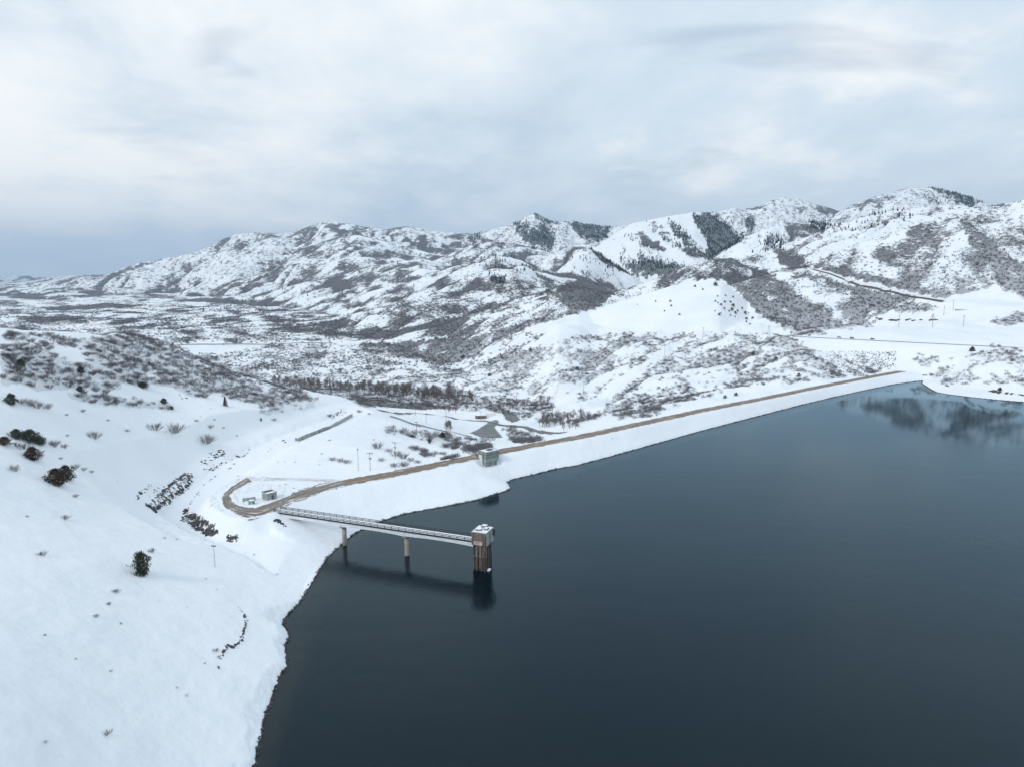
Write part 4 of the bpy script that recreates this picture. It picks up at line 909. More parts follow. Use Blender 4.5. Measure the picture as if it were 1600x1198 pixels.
pm = MB(); pm.bar((0, 0, -.3), (0, 0, 2.0), .045, n=5); pm = pm.me('fence_post', M_galv)
wm = MB()
for i, p in enumerate(FP):
    q_ = FP[(i + 1) % len(FP)]; n = max(1, int((q_ - p).length / 3))
    for k in range(n): link('fence_post', pm, fo, p.lerp(q_, k / n) - FP[0])
    for z in (.6, 1.3, 1.95): wm.bar(p - FP[0] + Vector((0, 0, z)), q_ - FP[0] + Vector((0, 0, z)), .018, n=3, cap=False)
wm.obj('wire', M_galv, fo, kind='stuff')

# ================================================================== spillway training wall
WB = [(461,688),(467,689.3),(480,683.2),(492,678.8),(504,674),(516.7,669),(528,663.5),(539,657),(547,652.5),(551,650.5)]
WT = [(461,684.2),(467,684.2),(480.5,678.6),(493,673),(505,668.5),(516.7,663),(527,658),(537,653),(546,649),(554,646.8)]
wo = None
for i in range(len(WB) - 1):
    A = hit(*WB[i], 150); B = hit(*WB[i + 1], 150)
    hA = atY(*WT[i], A.y).z; hB = atY(*WT[i + 1], B.y).z
    if wo is None:
        W0 = Vector((A.x, A.y, 0)); wo = empty('spillway_wall', W0, 0, label='long grey concrete retaining wall stepping up the snowy spillway channel', cat='retaining wall')
    d = (B - A); d.z = 0; n = Vector((-d.y, d.x, 0)).normalized() * .6; e = d.normalized() * .03; ht = max(hA, hB)
    V = []
    for P, z in ((A + e, ht), (B - e, ht if i > 1 else hB)):
        for off in (Vector((0, 0, 0)), n):
            V += [(P.x + off.x - W0.x, P.y + off.y - W0.y, P.z - 2.5), (P.x + off.x - W0.x, P.y + off.y - W0.y, (A.z + B.z) / 2 + (2.1 if i else 1.7))]
    m = MB(); m.add(V, [(0,4,5,1),(2,3,7,6),(1,5,7,3),(0,1,3,2),(4,6,7,5),(0,2,6,4)]); m.obj('wall_panel', M_conc2 if i < 5 else M_conc, wo)

# ================================================================== poles
def pole_shape(o, h, kind):
    if kind == 'lamp':
        m = MB(); m.bar((0, 0, -.5), (0, 0, h), .11, .08, n=8); m.obj('pole', M_galv, o)
        m = MB(); m.box(-.75, .75, -.2, .2, h, h + .28, .05); m.obj('lamp_head', M_dark, o); return
    if kind == 'pipe':
        m = MB(); m.bar((0, 0, -.5), (0, 0, h), .14, .12, n=8); m.obj('pole', M_galv, o)
        m = MB(); m.bar((0, 0, h - .1), (0, 0, h + .35), .32, n=8); m.obj('cap', M_dark, o); return
    if kind == 'lattice':
        m = MB()
        for s_ in (-1, 1): m.bar((s_ * 1.6, 0, -.5), (s_ * .9, 0, h), .16, .12)
        for k in range(5):
            z0 = h * k / 5; z1 = h * (k + 1) / 5; a = 1.6 - .7 * k / 5; c = 1.6 - .7 * (k + 1) / 5
            m.bar((-a, 0, z0), (c, 0, z1), .06, n=4); m.bar((a, 0, z0), (-c, 0, z1), .06, n=4)
        m.obj('legs', M_galv, o, kind='stuff')
        m = MB(); m.bar((-3.5, 0, h * .86), (3.5, 0, h * .86), .12, n=4); m.obj('crossarm', M_galv, o); return
    r = .15 if h < 13 else .24
    m = MB(); m.bar((0, 0, -.6), (0, 0, h), r, r * .7, n=7); m.obj('pole', M_wood, o)
    arms = [(.93, 1.3)] + ([(.84, 1.1)] if kind == 'double' else []) + ([(.66, .9)] if kind == 'mid' else [])
    for f, w in arms:
        w = w * (1.6 if h > 13 else 1); m = MB(); m.box(-w, w, -.09, .09, h * f, h * f + .18); a = m.obj('crossarm', M_wood, o)
        m = MB()
        for k in (-.9, -.45, .45, .9): m.bar((w * k, 0, h * f + .18), (w * k, 0, h * f + .42), .05, n=5)
        m.obj('insulator', M_dark, a, kind='stuff')
    if kind == 'mid': m = MB(); m.bar((.28, 0, h * .58), (.28, 0, h * .66), .24, n=8); m.obj('transformer', M_galv, o)
POLES = [
 (336, 853, 885, 'lamp', 'light pole with a dark T-shaped head alone on the snow above the lake shore', 80),
 (560, 702, 734.5, 'pipe', 'plain capped metal pole left of the wooden utility pole below the dam road', 200),
 (578.5, 706, 734.5, 'mid', 'wooden utility pole with a transformer beside the plain capped pole', 200),
 (617.5, 690, 716, 'mid', 'wooden utility pole standing in the dark shrubs beyond the dam road', 250),
 (649, 633, 649, 'std', 'thin utility pole beside the valley road near the river flat', 400),
 (651, 658, 679, 'std', 'utility pole in the scrubby bank between the valley road and the dam', 350),
 (697, 640, 653, 'std', 'thin utility pole beside the valley road left of the river bridge', 400),
 (666, 645, 661, 'std', 'faint utility pole on the snowy flat above the river road', 400),
 (751.5, 642, 659, 'std', 'dark utility pole by the pale arched sheds in the valley', 400),
 (912, 596, 617, 'std', 'utility pole at the foot of the cleared snow strip', 480),
 (1038.5, 540, 555.5, 'std', 'utility pole halfway up the cleared snow strip', 600),
 (1098, 511, 533, 'std', 'dark utility pole at the top of the cleared snow strip', 700),
 (1148, 517, 531, 'std', 'faint utility pole right of the cleared snow strip top', 700),
 (1201, 508, 527, 'lattice', 'pale lattice power tower above the dark scrub band', 700),
 (1404, 491.5, 511.5, 'std', 'left utility pole on the shelf above the highway', 700),
 (1456.5, 489.5, 511.5, 'std', 'middle utility pole beside the little frame shelter above the highway', 700),
 (1505, 493, 510.5, 'double', 'right utility pole on the shelf above the highway', 700),
 (1474.5, 478, 493, 'double', 'short utility pole behind the little frame shelter', 700),
 (1489, 468.5, 485, 'std', 'utility pole at the left end of the green retaining wall', 800),
]
for px, yt, yb, kd, lab, y0 in POLES:
    p = hit(px, yb, y0)
    if not p: continue
    h = atY(px, yt, p.y).z - p.z
    o = empty('light_pole' if kd in ('lamp', 'pipe') else ('power_tower' if kd == 'lattice' else 'utility_pole'), p, random.uniform(-.3, .3), label=lab, cat='pole' if kd != 'lattice' else 'tower')
    if kd not in ('lamp', 'pipe'): o['group'] = 'power poles crossing the valley'
    pole_shape(o, max(h, 3), kd)

# ================================================================== things on the shelf above the highway
A = hit(1492, 485.5, 760); B = hit(1571, 485.5, 760); d = B - A
o = empty('retaining_wall', A, math.atan2(d.y, d.x), label='long low green and grey retaining wall on the terrace above the highway', cat='retaining wall')
n = 12
for k in range(n):
    l = d.length / n; m = MB(); m.box(k * l + .05, (k + 1) * l - .05, 0, .6, -2.5, 1.2 + (.5 if k < 7 else 0), .05); m.obj('wall_panel', M_green if k < 7 else M_conc2, o)
p = hit(1458, 501, 760)
o = empty('frame_shelter', p, .2, label='small A-frame hoist shelter with red panels above the highway', cat='shelter')
for s_ in (-1, 1):
    m = MB(); m.bar((s_ * 4.2, 0, 0), (0, 0, 7.2), .22, n=4); m.bar((s_ * 4.2, 3, 0), (0, 3, 7.2), .22, n=4); m.obj('leg', M_wood, o)
m = MB(); m.bar((0, -.3, 7.2), (0, 3.3, 7.2), .22, n=4); m.obj('ridge_beam', M_wood, o)
for k in range(5): m = MB(); m.box(-7 + k * 3.0, -4.2 + k * 3.0, -.3, .1, -.5, 1.6 + (k % 2) * .5, .05); m.obj('panel', M_red if k in (0, 2, 3) else M_wood, o)
# ---- cars
def car(px, py, paint, lab):
    p = hit(px, py, 700); p = Vector((p.x, p.y, H(p.x, p.y) + .45))
    q1 = hit(px + 12, py + .4, 700); a = math.atan2(q1.y - p.y, q1.x - p.x)
    o = empty('car', p, a, label=lab, cat='car', group='cars on the highway')
    prof = [(-2.3, .35), (-2.3, .95), (-1.6, 1.05), (2.2, .95), (2.3, .45), (2.2, .35)]
    n = len(prof); m = MB(); m.add([(x, -.9, z) for x, z in prof] + [(x, .9, z) for x, z in prof], [tuple(range(n)), tuple(range(2*n-1, n-1, -1))] + [((i+1)%n, i, n+i, n+(i+1)%n) for i in range(n)]); bd = m.obj('body', paint, o)
    cb = [(-1.9, 1.0), (-1.5, 1.5), (.5, 1.5), (1.2, .98)]; n = 4
    m = MB(); m.add([(x, -.78, z) for x, z in cb] + [(x, .78, z) for x, z in cb], [tuple(range(n)), tuple(range(2*n-1, n-1, -1))] + [((i+1)%n, i, n+i, n+(i+1)%n) for i in range(n)]); m.obj('cabin', M_dark, o)
    for x in (-1.4, 1.4):
        for y in (-.85, .85): m = MB(); m.bar((x, y - .1, .35), (x, y + .1, .35), .35, n=10); m.obj('wheel', M_dark, o)
M_carg = simple('grey_car_paint', (.25, .26, .28), (.3, .31, .33), 1, .35, 0, spec=.6); M_card = simple('dark_car_paint', (.03, .035, .045), (.05, .055, .06), 1, .35, 0, spec=.6)
car(1311, 528.3, M_carg, 'tiny grey car, leftmost of the three on the highway embankment')
car(1331, 529.3, M_card, 'tiny dark car, middle one of the three on the highway embankment')
car(1363, 531.0, M_card, 'tiny dark car, rightmost of the three on the highway embankment')
# ---- sheds in the valley
p = hit(766, 651, 450)
o = empty('arched_shed', p, .25, label='pale arched shed with a snowy curved roof beside the river in the valley', cat='shed')
for k in range(3):
    m = MB(); n = 8; V = []
    for yy in (0, 9.5):
        V += [(k * 3.9 - 4 + 1.85 * math.cos(math.pi * (1 - i / n)), yy, max(0, 2.0 * (i not in (0, n))) * 0 + 1.6 + 2.1 * math.sin(math.pi * i / n)) for i in range(n + 1)]
    V += [(k * 3.9 - 4 - 1.85, 0, -1), (k * 3.9 - 4 + 1.85, 0, -1), (k * 3.9 - 4 - 1.85, 9.5, -1), (k * 3.9 - 4 + 1.85, 9.5, -1)]
    a = 2 * (n + 1)
    m.add(V, [(i, i + 1, n + 2 + i, n + 1 + i) for i in range(n)] + [tuple(list(range(n + 1)) + [a + 1, a]), (a, 0, n + 1, a + 2), (n, a + 1, a + 3, 2 * n + 1)]); m.obj('bay', M_white, o)
p = hit(752, 654, 450)
o = empty('flat_roofed_shed', p, .2, label='low tan-walled shed with a snowy flat roof left of the arched shed', cat='shed')
m = MB(); m.box(-5, 5, 0, 7, -1, 3.2, .05); m.obj('wall', M_wood, o); m = MB(); m.box(-5.3, 5.3, -.3, 7.3, 3.2, 3.6, .1); m.obj('roof', M_snow, o)
m = MB(); m.box(-3, -1.2, -.06, .02, 0, 2.2); m.obj('door', M_dark, o); m = MB(); m.box(1, 3, -.06, .02, 1, 2); m.obj('window', M_dark, o)

# ================================================================== vegetation prototypes
def shrub_mesh(name, seed, stems=24, forks=3, h=2.6, w=2.2, r=.055, sides=3):
    rn = random.Random(seed); V = []; Fs = []
    def seg(a, b_, r0, r1):
        d = (b_ - a); q = d.to_track_quat('Z', 'Y'); k = len(V)
        for c, rr in ((a, r0), (b_, r1)):
            for i in range(sides): tt = 2 * math.pi * i / sides; V.append(c + q @ Vector((math.cos(tt) * rr, math.sin(tt) * rr, 0)))
        for i in range(sides): Fs.append((k + i, k + (i + 1) % sides, k + sides + (i + 1) % sides, k + sides + i))
    for i in range(stems):
        az = rn.uniform(0, 6.283); rad = rn.random() ** .6; tilt = rad * rn.uniform(.7, 1.15)
        bs = Vector((math.cos(az), math.sin(az), 0)) * rad * w * .35; bs.z = -.25
        d = Vector((math.cos(az) * math.sin(tilt), math.sin(az) * math.sin(tilt), math.cos(tilt)))
        ln = h * rn.uniform(.45, .75); mid = bs + d * ln; seg(bs, mid, r, r * .7)
        for k in range(forks):
            d2 = (d + Vector((rn.uniform(-.6, .6), rn.uniform(-.6, .6), rn.uniform(-.1, .6)))).normalized()
            s0 = bs + d * ln * rn.uniform(.35, 1); seg(s0, s0 + d2 * h * rn.uniform(.3, .55), r * .65, r * .35)
    return mesh_np(name, V, Fs, M_twig)
SH = [shrub_mesh('bare_shrub', 10 + i, 30 + 4 * i, 5, 2.2 + .35 * i, 2.2 + .4 * (i % 3), .034) for i in range(4)]
SHL = [shrub_mesh('scrub_clump', 40 + i, 13, 4, 2.7, 3.2, .055) for i in range(3)]
SHF = [shrub_mesh('scrub_clump', 60 + i, 7, 3, 2.8, 4.5, .17) for i in range(3)]
def tree_mesh(name, seed, h=9.0, spread=2.4, limbs=13, tw=4):
    rn = random.Random(seed); V = []; Fs = []
    def seg(a, b_, r0, r1, sides=3):
        d = (b_ - a); q = d.to_track_quat('Z', 'Y'); k = len(V)
        for c, rr in ((a, r0), (b_, r1)):
            for i in range(sides): tt = 2 * math.pi * i / sides; V.append(c + q @ Vector((math.cos(tt) * rr, math.sin(tt) * rr, 0)))
        for i in range(sides): Fs.append((k + i, k + (i + 1) % sides, k + sides + (i + 1) % sides, k + sides + i))
    top = Vector((rn.uniform(-.5, .5), rn.uniform(-.5, .5), h * .9)); seg(Vector((0, 0, -.6)), top * .5, .22, .15, 5); seg(top * .5, top, .15, .06, 4)
    for i in range(limbs):
        f = .2 + .75 * i / limbs; a = rn.uniform(0, 6.283); s0 = top * f; e = .35 + (1 - f) * .65
        d = Vector((math.cos(a) * .75, math.sin(a) * .75, rn.uniform(.8, 1.5))).normalized(); l = spread * 1.4 * e * rn.uniform(.8, 1.3)
        m_ = s0 + d * l; seg(s0, m_, .09, .05)
        for k in range(tw):
            d2 = (d + Vector((rn.uniform(-.7, .7), rn.uniform(-.7, .7), rn.uniform(0, .7)))).normalized(); s1 = s0 + d * l * rn.uniform(.4, 1); seg(s1, s1 + d2 * l * .55, .055, .03)
    return mesh_np(name, V, Fs, M_bark)
TR = [tree_mesh('bare_tree', 70 + i, spread=2.6 + .5 * (i % 3), limbs=20, tw=6) for i in range(4)]
def fir_mesh(name, seed, h=12.0, r=2.1, tiers=7, n=7):
    rn = random.Random(seed); V = []; Fs = []
    for t_ in range(tiers):
        f = t_ / tiers; z0 = h * (.06 + .82 * f); rr = r * (1 - f) ** .85 + .25; k = len(V); V.append(Vector((0, 0, z0 + h * .24 * (1 - .4 * f))))
        for i in range(n * 2):
            a = math.pi * i / n + f * 3; q = rr * (rn.uniform(.85, 1.15) if i % 2 == 0 else rn.uniform(.45, .65)); V.append(Vector((math.cos(a) * q, math.sin(a) * q, z0 - q * .22)))
        for i in range(n * 2): Fs.append((k, k + 1 + i, k + 1 + (i + 1) % (2 * n)))
    return mesh_np(name, V, Fs, M_fir)
FR = [fir_mesh('conifer', 90 + i, r=1.8 + .35 * i) for i in range(3)]
def crown_mesh(name, seed, prof, n=1500, leaf=.34, mat=None, squash=1.0, lumps=12):
    """leaf-sized faces spread through a lumpy crown; prof(f) = radius at height fraction"""
    rn = np.random.RandomState(seed); V = []; Fs = []; lp = rn.uniform(0, 6.283, (lumps, 2)); la = rn.uniform(.10, .26, lumps)
    H0 = prof['h']; i = 0
    while i < n:
        f = rn.rand(); az = rn.uniform(0, 6.283); lump = 1 + sum(la[k] * math.sin((1 + k % 4) * az + lp[k, 0]) * math.cos(f * (3 + k) + lp[k, 1]) for k in range(lumps))
        rr = prof['r'](f) * lump * (rn.rand() ** .33) * (1 + .22 * rn.randn() * (rn.rand() < .3))
        c = np.array([math.cos(az) * rr, math.sin(az) * rr * squash, f * H0]) + rn.normal(0, .05, 3)
        a = rn.normal(0, 1, 3); a /= np.linalg.norm(a); b_ = np.cross(a, rn.normal(0, 1, 3)); b_ /= np.linalg.norm(b_); l = leaf * rn.uniform(.5, 1.15)
        k = len(V); V += [c + a * l, c - a * l * .5 + b_ * l * .7, c - a * l * .6 - b_ * l * .6]; Fs.append((k, k + 1, k + 2)); i += 1
    return mesh_np(name, V, Fs, mat)
oval = dict(h=1.0, r=lambda f: .5 * (math.sin(math.pi * min(1, .12 + f * .88)) ** .45))
dome = dict(h=1.0, r=lambda f: .62 * (1 - f ** 2.2) ** .5 * (1 if f > .08 else .85))
cone = dict(h=1.0, r=lambda f: .36 * (1 - f) ** .7 + .02)
JM = {'oval': crown_mesh('crown', 1, oval, 2600, .060, M_jun), 'dome': crown_mesh('crown', 2, dome, 2200, .065, M_jun), 'rusty': crown_mesh('crown', 3, dome, 2200, .065, M_junr), 'cone': crown_mesh('crown', 4, cone, 1200, .06, M_jun), 'small': crown_mesh('crown', 5, dome, 260, .14, M_jun)}
tkm = MB(); tkm.bar((0, 0, -.08), (0, 0, .75), .035, .012, n=6); tkm = tkm.me('trunk', M_bark)
def juniper(px, yb, hpx, wf, kind, lab, y0=60, group=None, cat='juniper'):
    p = hit(px, yb, y0)
    if not p: return
    h = max(.6, atY(px, yb - hpx, p.y).z - p.z)
    o = empty('conifer_tree' if kind == 'cone' else 'juniper_tree', p - Vector((0, 0, .05 * h)), random.uniform(0, 6.28), label=lab, cat=cat, group=group)
    o.scale = (h * wf, h * wf, h); link('crown', JM[kind], o); link('trunk', tkm, o)
    return o
JL = [
 (221, 896, 34, .62, 'oval', 'tall oval dark green juniper standing alone on the snow above the lake'),
 (88, 756, 24, 1.0, 'rusty', 'rusty brown dome-shaped juniper leaning against a green one'),
 (103, 748, 21, .85, 'dome', 'dark green juniper right behind the rusty brown one'),
 (51, 717, 19, .95, 'rusty', 'dark rusty juniper between low shrubs near the left edge'),
 (47, 689, 18, 1.1, 'dome', 'broad dark green juniper in the shrub clump near the left edge'),
 (62, 693, 12, 1.2, 'dome', 'low green juniper on the right side of the shrub clump near the left edge'),
 (26, 684, 14, 1.0, 'dome', 'dark juniper in bare shrubs at the left of the clump'),
 (6, 694, 12, 1.3, 'rusty', 'brownish juniper cut by the left edge of the view'),
 (17, 631, 16, .8, 'dome', 'dark green juniper left of a pale shrub under the hillside thicket'),
 (33, 573, 12, .8, 'dome', 'dark juniper inside the dense thicket at far left'),
 (126, 583, 10, .8, 'dome', 'small dark juniper standing out of the thicket on the left hill'),
 (125, 611, 8, 1.0, 'dome', 'small juniper at the lower lip of the thicket'),
 (352, 634, 14, .62, 'cone', 'narrow pointed dark conifer alone on the snowy hillside'),
 (256, 630, 8, 1.0, 'dome', 'small dark juniper in the low hedge of scrub'),
 (268, 639, 5, 1.0, 'dome', 'tiny dark juniper just below the hedge of scrub'),
 (223, 605, 8, 1.6, 'dome', 'low spreading dark juniper on the left hillside'),
 (408, 657, 5, .8, 'cone', 'tiny dark conifer beside an upright bare shrub on the slope'),
 (671, 692, 10, .6, 'cone', 'dark pointed juniper in the scrub bank beyond the dam road'),
 (691, 683, 8, .95, 'dome', 'round dark juniper in the scrub bank beyond the dam road'),
 (1519, 549, 7, .9, 'dome', 'round dark juniper on the hill crest above the right shore'),
 (1562, 610, 5, .9, 'dome', 'small dark juniper just above the right shore bank'),
]
for a in JL: juniper(*a, cat='conifer' if a[4] == 'cone' else 'juniper')
R12 = [(1118,447,4),(1099,453,2),(1085,449,2),(1049,478,3),(1049,471,2),(1060,493,2),(1038,487,1.5),(996,476,1.5),(1024,470,1.5),(1118,471,3),(1123,475,2.5),(1128,478,3),(1134,473,2.5),(1140,472,3),(1146,478,3),(1133,484,3),(1139,488,3.5),(1144,485,3),(1149,490,3),(1122,492,2.5),(1127,490,2),(1119,488,2),(1142,495,3),(1150,496,2.5),(1152,488,3),(1165,492,3),(1170,490,2),(1167,500,2.5),(1178,497,3),(1166,505,2),(1120,463,2),(1135,462,2),(1146,466,2),(1158,482,2),(1173,507,2)]
for i, (x, y, s_) in enumerate(R12): juniper(x + random.uniform(-2, 2), y + random.uniform(-1.5, 1.5), s_ * random.uniform(.8, 1.6), 1.0, 'small', 'small dark juniper dotted over the smooth white triangular hill', 800, 'junipers on the smooth white hill')
for i, (x, y) in enumerate([(765,588),(724,560),(829,549),(902,578),(1212,562),(1248,588),(1177,555),(1133,622),(1150,618)]): juniper(x, y, 5, 1.0, 'small', 'small dark juniper among pale scrub on the hills behind the dam', 500, 'junipers on the hills behind the dam')

# ---- individually described shrubs: foot position, width in photo pixels, label
SHL_ = [
 (66, 867, 21, 'spiky bare shrub alone on the open snow near the left edge'),
 (101, 810, 17, 'low bare shrub on the open snow below the rusty juniper'),
 (182, 925, 14, 'upright bare shrub below the tall oval juniper'),
 (170, 944, 8, 'thin little bare shrub between two larger ones on the lower slope'),
 (150, 963, 13, 'bare shrub, lowest of three in a row below the oval juniper'),
 (189, 974, 6, 'very small bare shrub right of the row of three'),
 (168, 1146, 15, 'dark bare shrub alone in the lower left snowfield'),
 (237, 862, 12, 'pale bare shrub right behind the tall oval juniper'),
 (229, 896, 8, 'small bush at the foot of the tall oval juniper'),
 (337, 1017, 12, 'bare shrub just left of the dark rocky ledge'),
 (342, 1026, 7, 'small bare shrub below the one at the rocky ledge'),
 (320, 1036, 4, 'tiny bush left of the lower end of the rocky ledge'),
 (70, 992, 7, 'small low bush on the lower left snow'),
 (118, 1029, 6, 'small pale bush in the middle of the lower left snow'),
 (173, 1048, 6, 'small wispy bush above the lowest dark shrub'),
 (43, 807, 5, 'tiny bush by the left edge, level with the low shrub'),
 (147, 684, 30, 'wide twiggy bare shrub alone in the middle of the upper snow slope'),
 (241, 671, 28, 'left half of the twiggy shrub pair on the upper snow slope'),
 (271, 675, 32, 'right half of the twiggy shrub pair on the upper snow slope'),
 (322, 692, 31, 'round dense bare shrub right of the shrub pair'),
 (22, 735, 26, 'wide bare shrub left of the rusty and green junipers'),
 (105, 681, 7, 'tiny vase-shaped bush right of the broad juniper'),
 (95, 717, 7, 'tiny bush between the two groups of junipers'),
 (117, 732, 16, 'left piece of the low bare hedge behind the two junipers'),
 (130, 735, 16, 'middle piece of the low bare hedge behind the two junipers'),
 (142, 738, 10, 'right end of the low bare hedge behind the two junipers'),
 (117, 776, 11, 'sparse bent bush below the two leaning junipers'),
 (85, 697, 20, 'thin wispy shrub trailing right of the juniper clump'),
 (100, 699, 18, 'thin wispy shrub at the end of the juniper clump'),
 (22, 683, 24, 'bare shrub mixed into the juniper clump at left'),
 (38, 702, 22, 'bare shrub behind the dark rusty juniper'),
 (63, 709, 12, 'bare shrub at the right side of the dark rusty juniper'),
 (25, 697, 20, 'bare shrub between the edge juniper and the dark rusty one'),
 (32, 630, 24, 'pale bare shrub right of the dark juniper under the thicket'),
 (45, 633, 22, 'pale bare shrub in the middle of the row under the thicket'),
 (58, 637, 20, 'dark dense shrub of the row under the thicket'),
 (74, 638, 24, 'last shrub at the right of the row under the thicket'),
 (104, 649, 8, 'small upright bush below the hedge of scrub'),
 (129, 643, 9, 'small bush just below the dark hedge of scrub'),
 (169, 657, 5, 'tiny bush in the middle of the upper snow slope'),
 (307, 658, 10, 'small dark bush right of the narrow hedge end'),
 (335, 656, 6, 'small upright bush left of the pointed conifer foot'),
 (329, 668, 11, 'pale low bush above the round dense shrub'),
 (349, 669, 5, 'tiny bush below the pointed conifer'),
 (370, 681, 5, 'tiny bush near the dark stones of the channel edge'),
 (428, 657, 10, 'upright twiggy shrub beside a tiny conifer'),
 (199, 674, 9, 'small pale bush left of the shrub pair'),
 (515, 651, 9, 'bare shrub above the concrete wall, left of the stones'),
 (561, 644, 12, 'pale bush at the top end of the concrete wall'),
 (577, 647, 7, 'small pale bush right of the top end of the concrete wall'),
 (515, 688, 5, 'tiny bush on the snow beside the concrete wall'),
 (503, 709, 4, 'tiny dark bush left of the long shrub near the poles'),
 (520, 719, 17, 'left part of the long dark shrub near the two poles'),
 (532, 721, 17, 'middle part of the long dark shrub near the two poles'),
 (543, 723, 14, 'right part of the long dark shrub near the two poles'),
 (590, 700, 19, 'dark shrub up the slope from the wooden utility pole'),
 (596, 720, 16, 'dark shrub right beside the wooden utility pole'),
 (608, 705, 15, 'first shrub of the dark thicket round the second wooden pole'),
 (618, 712, 18, 'dark shrub at the foot of the second wooden pole'),
 (630, 716, 18, 'dark shrub in the middle of the thicket beyond the dam road'),
 (642, 720, 17, 'dark shrub in the right half of the thicket beyond the dam road'),
 (652, 723, 13, 'last shrub of the thicket tapering towards the dam road'),
 (617, 729, 16, 'lower left shrub of the thicket beyond the dam road'),
 (632, 728, 18, 'lower middle shrub of the thicket beyond the dam road'),
 (584, 687, 5, 'tiny pale bush above the dark shrub on the slope'),
 (839, 680, 6, 'small upright tree-like bush on the snowy field behind the dam road'),
 (1429, 563, 9, 'bare bush on the snowy knoll at the dam end'),
]
count_ind = 0
def shrub(p, w, lab, group, var=None):
    global count_ind
    o = link('bare_shrub', SH[(var if var is not None else count_ind) % 4], loc=p, label=lab, cat='shrub', group=group); count_ind += 1
    s_ = w / 4.6; o.scale = (s_, s_, s_ * random.uniform(.75, .95)); o.rotation_euler = (0, 0, random.uniform(0, 6.28)); return o
for x, y, w, lab in SHL_:
    p = hit(x, y, 60)
    if not p: continue
    f = p.y * CP - (p.z - HC) * SP; shrub(p, w * f / F, lab, 'bare shrubs on the open snow')
# ---- scatter by surveyed cover
def norm_area(): return
dYr = np.gradient(YR)[:, None]; dU = np.gradient(UC)[None, :]; AREA = np.abs(dYr * dU * Y)
clump = fbm(X / 13, Y / 17, 3, 701)
vis = (np.abs(U) < .80)
topl = np.zeros(X.shape)
nfade = sst(1700, 1000, Y); patch = fbm(X / 34, Y / 46, 3, 707) * nfade + fbm(X / 90, Y / 130, 3, 708) * (1 - nfade); clump = clump * nfade
be = np.clip(brush * 1.35 + (clump * .8 + patch * .9) * (brush > .05) - .16, 0, 1) * vis
be = be * (1 - conif)
def sample(rate):
    k = RS.poisson(np.clip(rate, 0, 50)); jj, ii = np.nonzero(k); r_ = k[jj, ii]; jj = np.repeat(jj, r_); ii = np.repeat(ii, r_)
    jj = np.minimum(jj, NY - 2); ii = np.minimum(ii, NU - 2)
    y = YR[jj] + RS.rand(len(jj)) * (YR[jj + 1] - YR[jj]); u = UC[ii] + RS.rand(len(ii)) * (UC[ii + 1] - UC[ii]); x = u * y
    return np.stack([x, y, gs(Z, x, y)], 1)
dens = np.interp(Y, [0, 250, 600, 900, 1300, 2200, 3200], [1/8., 1/8., 1/9., 1/17., 1/40., 1/110., 1/200.]) * sst(3200, 1900, Y) ** .6
veg = dens * AREA * be * (Y < 3200)
pts = sample(veg)
sz = RS.uniform(.55, 1.25, len(pts)) * np.interp(pts[:, 1], [0, 400, 900, 1500, 3200], [1.0, 1.02, 1.0, 1.2, 1.5])
order = np.argsort(pts[:, 1] / sz); NI = 300 - count_ind
print('shrubs', len(pts), 'individual', NI)
for i in order[:NI]:
    p = Vector(pts[i]); px, py = proj(p.x, p.y, p.z)
    if p.y < 650 and px < 500: lab, g = 'bare grey shrub in the left hillside thicket', 'shrubs of the left hillside thicket'
    elif py > 655: lab, g = 'bare grey shrub on the bank below the dam', 'shrubs of the bank below the dam'
    else: lab, g = 'bare grey shrub on the hills behind the dam', 'shrubs of the hills behind the dam'
    tall = 'tall' if sz[i] > 1.15 else ('middling' if sz[i] > .85 else 'low')
    wh = 'near its left end' if px < 120 else ('in its dark middle belt' if px < 230 else ('on its right half' if px < 360 else 'at its right end')) if 'left' in lab else ('left of the valve house' if px < 740 else ('behind the crest road' if px < 1050 else 'towards the far dam end'))
    wv = 'higher up' if (py < 580 if 'left' in lab else py < 690) else 'lower down'
    shrub(p, 4.0 * sz[i], lab.replace('bare grey', tall + ' bare') + ', ' + wh + ', ' + wv, g)
PROTO = bpy.data.collections.new('prototypes')       # sources of the instanced cover, not in the scene
